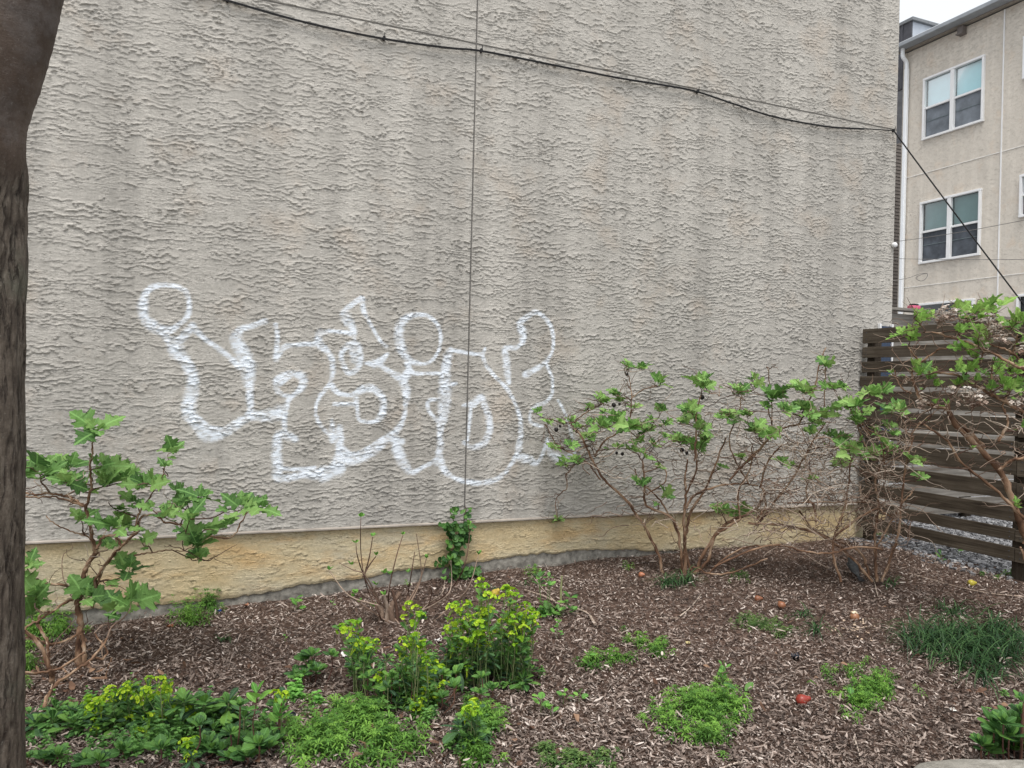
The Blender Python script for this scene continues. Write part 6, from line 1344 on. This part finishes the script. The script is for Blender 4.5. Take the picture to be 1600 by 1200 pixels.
# ---------------------------------------------------------------- the tree
dT = 2.2; bT = at(-36, 1400, dT); bT[2] = float(gz(bT[0], bT[1]))
tree = thing('tree', bT, 'large tree trunk with furrowed brown bark at the left edge of the picture', 'tree')
def trunk(pts, n=180, rows=300, bark=1.0, seed=0, name='trunk', mat=None):
    P = spline(np.array([np.append(at(a, b_, d_) if not isinstance(a, np.ndarray) else a, r) for a, b_, d_, r in pts]), 12)
    L = np.concatenate([[0], np.cumsum(np.linalg.norm(np.diff(P[:, :3], axis=0), axis=1))]); q = np.linspace(0, L[-1], rows); P = np.stack([np.interp(q, L, P[:, k]) for k in range(4)], -1)
    c = P[:, :3]; T = np.gradient(c, axis=0); T /= np.linalg.norm(T, axis=1)[:, None]; ref = np.array([0, 1.0, 0]); Nn = ref-T*(T@ref)[:, None]; Nn /= np.linalg.norm(Nn, axis=1)[:, None]; B = np.cross(T, Nn)
    ang = np.arange(n)*2*math.pi/n; A_, Q_ = np.meshgrid(ang, q)
    arc = A_*.13+.012*fbm(A_*3, Q_/.08, 633, 2)
    per = lambda sx, sz, sd_, oc: fbm(np.cos(A_)*.13/sx+31, np.sin(A_)*.13/sx+Q_/sz*1.0, sd_, oc)
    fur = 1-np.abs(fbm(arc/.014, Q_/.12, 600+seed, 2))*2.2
    seam = smooth(0, .4, A_)*smooth(6.283, 5.9, A_)
    z_world = c[:, 2][:, None]; bk = bark*np.ones_like(A_) if np.isscalar(bark) else np.broadcast_to(bark(z_world), A_.shape)
    h = bk*(-.0070*smooth(.66, .98, fur)*(.6+.6*vnoise(arc/.1, Q_/.3, 620))+.003*fbm(arc/.01, Q_/.03, 606, 3)+.004*fbm(arc/.06, Q_/.2, 609, 2))+.0025*(1-bk)*fbm(arc/.05, Q_/.014, 612, 2)+.004*fbm(arc/.15, Q_/.25, 615, 2)
    r = P[:, 3][:, None]+h*seam
    V = c[:, None, :]+r[:, :, None]*(np.cos(A_)[:, :, None]*Nn[:, None, :]+np.sin(A_)[:, :, None]*B[:, None, :]); i = np.arange(rows-1)[:, None]*n; j = np.arange(n)[None]; j2 = (j+1) % n
    f = np.stack([i+j, i+j2, i+n+j2, i+n+j], -1).reshape(-1, 4)
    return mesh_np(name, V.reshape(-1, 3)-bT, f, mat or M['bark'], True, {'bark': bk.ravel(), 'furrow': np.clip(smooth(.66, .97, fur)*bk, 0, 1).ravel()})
t = NT('tree_bark'); bk = t.attr('bark'); fu = t.attr('furrow')
c1 = t.ramp(t.noise(34, 6, .75, stretch=(1, 1, .35)), [(.3, (.045, .034, .026)), (.5, (.105, .083, .064)), (.7, (.20, .168, .136))])
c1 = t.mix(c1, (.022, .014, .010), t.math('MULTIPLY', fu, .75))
c1 = t.mix(c1, (.13, .135, .10), t.math('MULTIPLY', t.ramp(t.noise(5, 5, .7), [(.55, (0, 0, 0)), (.7, (1, 1, 1))]), .5))
c2 = t.ramp(t.noise(5, 5, .65, stretch=(1, 1, .8)), [(.3, (.042, .028, .020)), (.55, (.078, .054, .040)), (.75, (.13, .10, .082))])
cr = t.noise(38, 5, .7, stretch=(1, 1, .16), dist=.4); crk = t.ramp(cr, [(.34, (0, 0, 0)), (.44, (1, 1, 1))])
c1 = t.mix(c1, (.03, .02, .015), t.math('MULTIPLY', t.math('SUBTRACT', 1.0, crk), .7))
lic = t.ramp(t.noise(120, 3, .6), [(.62, (0, 0, 0)), (.72, (1, 1, 1))]); c1 = t.mix(c1, (.30, .28, .24), t.math('MULTIPLY', lic, .35))
pat = t.ramp(t.noise(7, 5, .7), [(.5, (0, 0, 0)), (.66, (1, 1, 1))]); c2 = t.mix(c2, (.17, .155, .15), t.math('MULTIPLY', pat, .4)); c2 = t.mix(c2, (.28, .26, .24), t.math('MULTIPLY', lic, .25))
c = t.mix(c2, c1, bk); hb = t.math('MULTIPLY', crk, bk)
M['bark'] = t.done(c, .72, t.bump(hb, 1.0, .006, t.bump(t.noise(150, 5, .75, stretch=(1, 1, .6)), .9, .005, t.bump(t.noise(110, 3, .6, stretch=(.25, .25, 2.5)), .4, .003))), .3)
zc = float(at(40, 200, dT)[2])
bfun = lambda z: smooth(zc+.02, zc-.22, z)
link('trunk', trunk([(-58, 1500, dT, .150), (-56, 1200, dT, .147), (-51, 800, dT, .141), (-50, 500, dT, .140), (-52, 330, dT, .146), (-52, 270, dT, .150), (-60, 190, dT, .140), (-60, 60, dT+.05, .13), (-90, -200, dT+.1, .115), (-130, -700, dT+.2, .09), (-150, -1400, dT+.3, .05)], bark=bfun), tree)
link('limb', trunk([(-50, 380, dT, .085), (-36, 260, dT-.02, .112), (-28, 180, dT-.03, .112), (-3, 100, dT-.03, .112), (24, 0, dT-.02, .112), (66, -140, dT, .098), (150, -400, dT, .085), (260, -900, dT+.1, .06), (330, -1500, dT+.2, .035)], bark=lambda z: smooth(zc-.05, zc-.2, z)*.8, seed=40, name='limb'), tree)
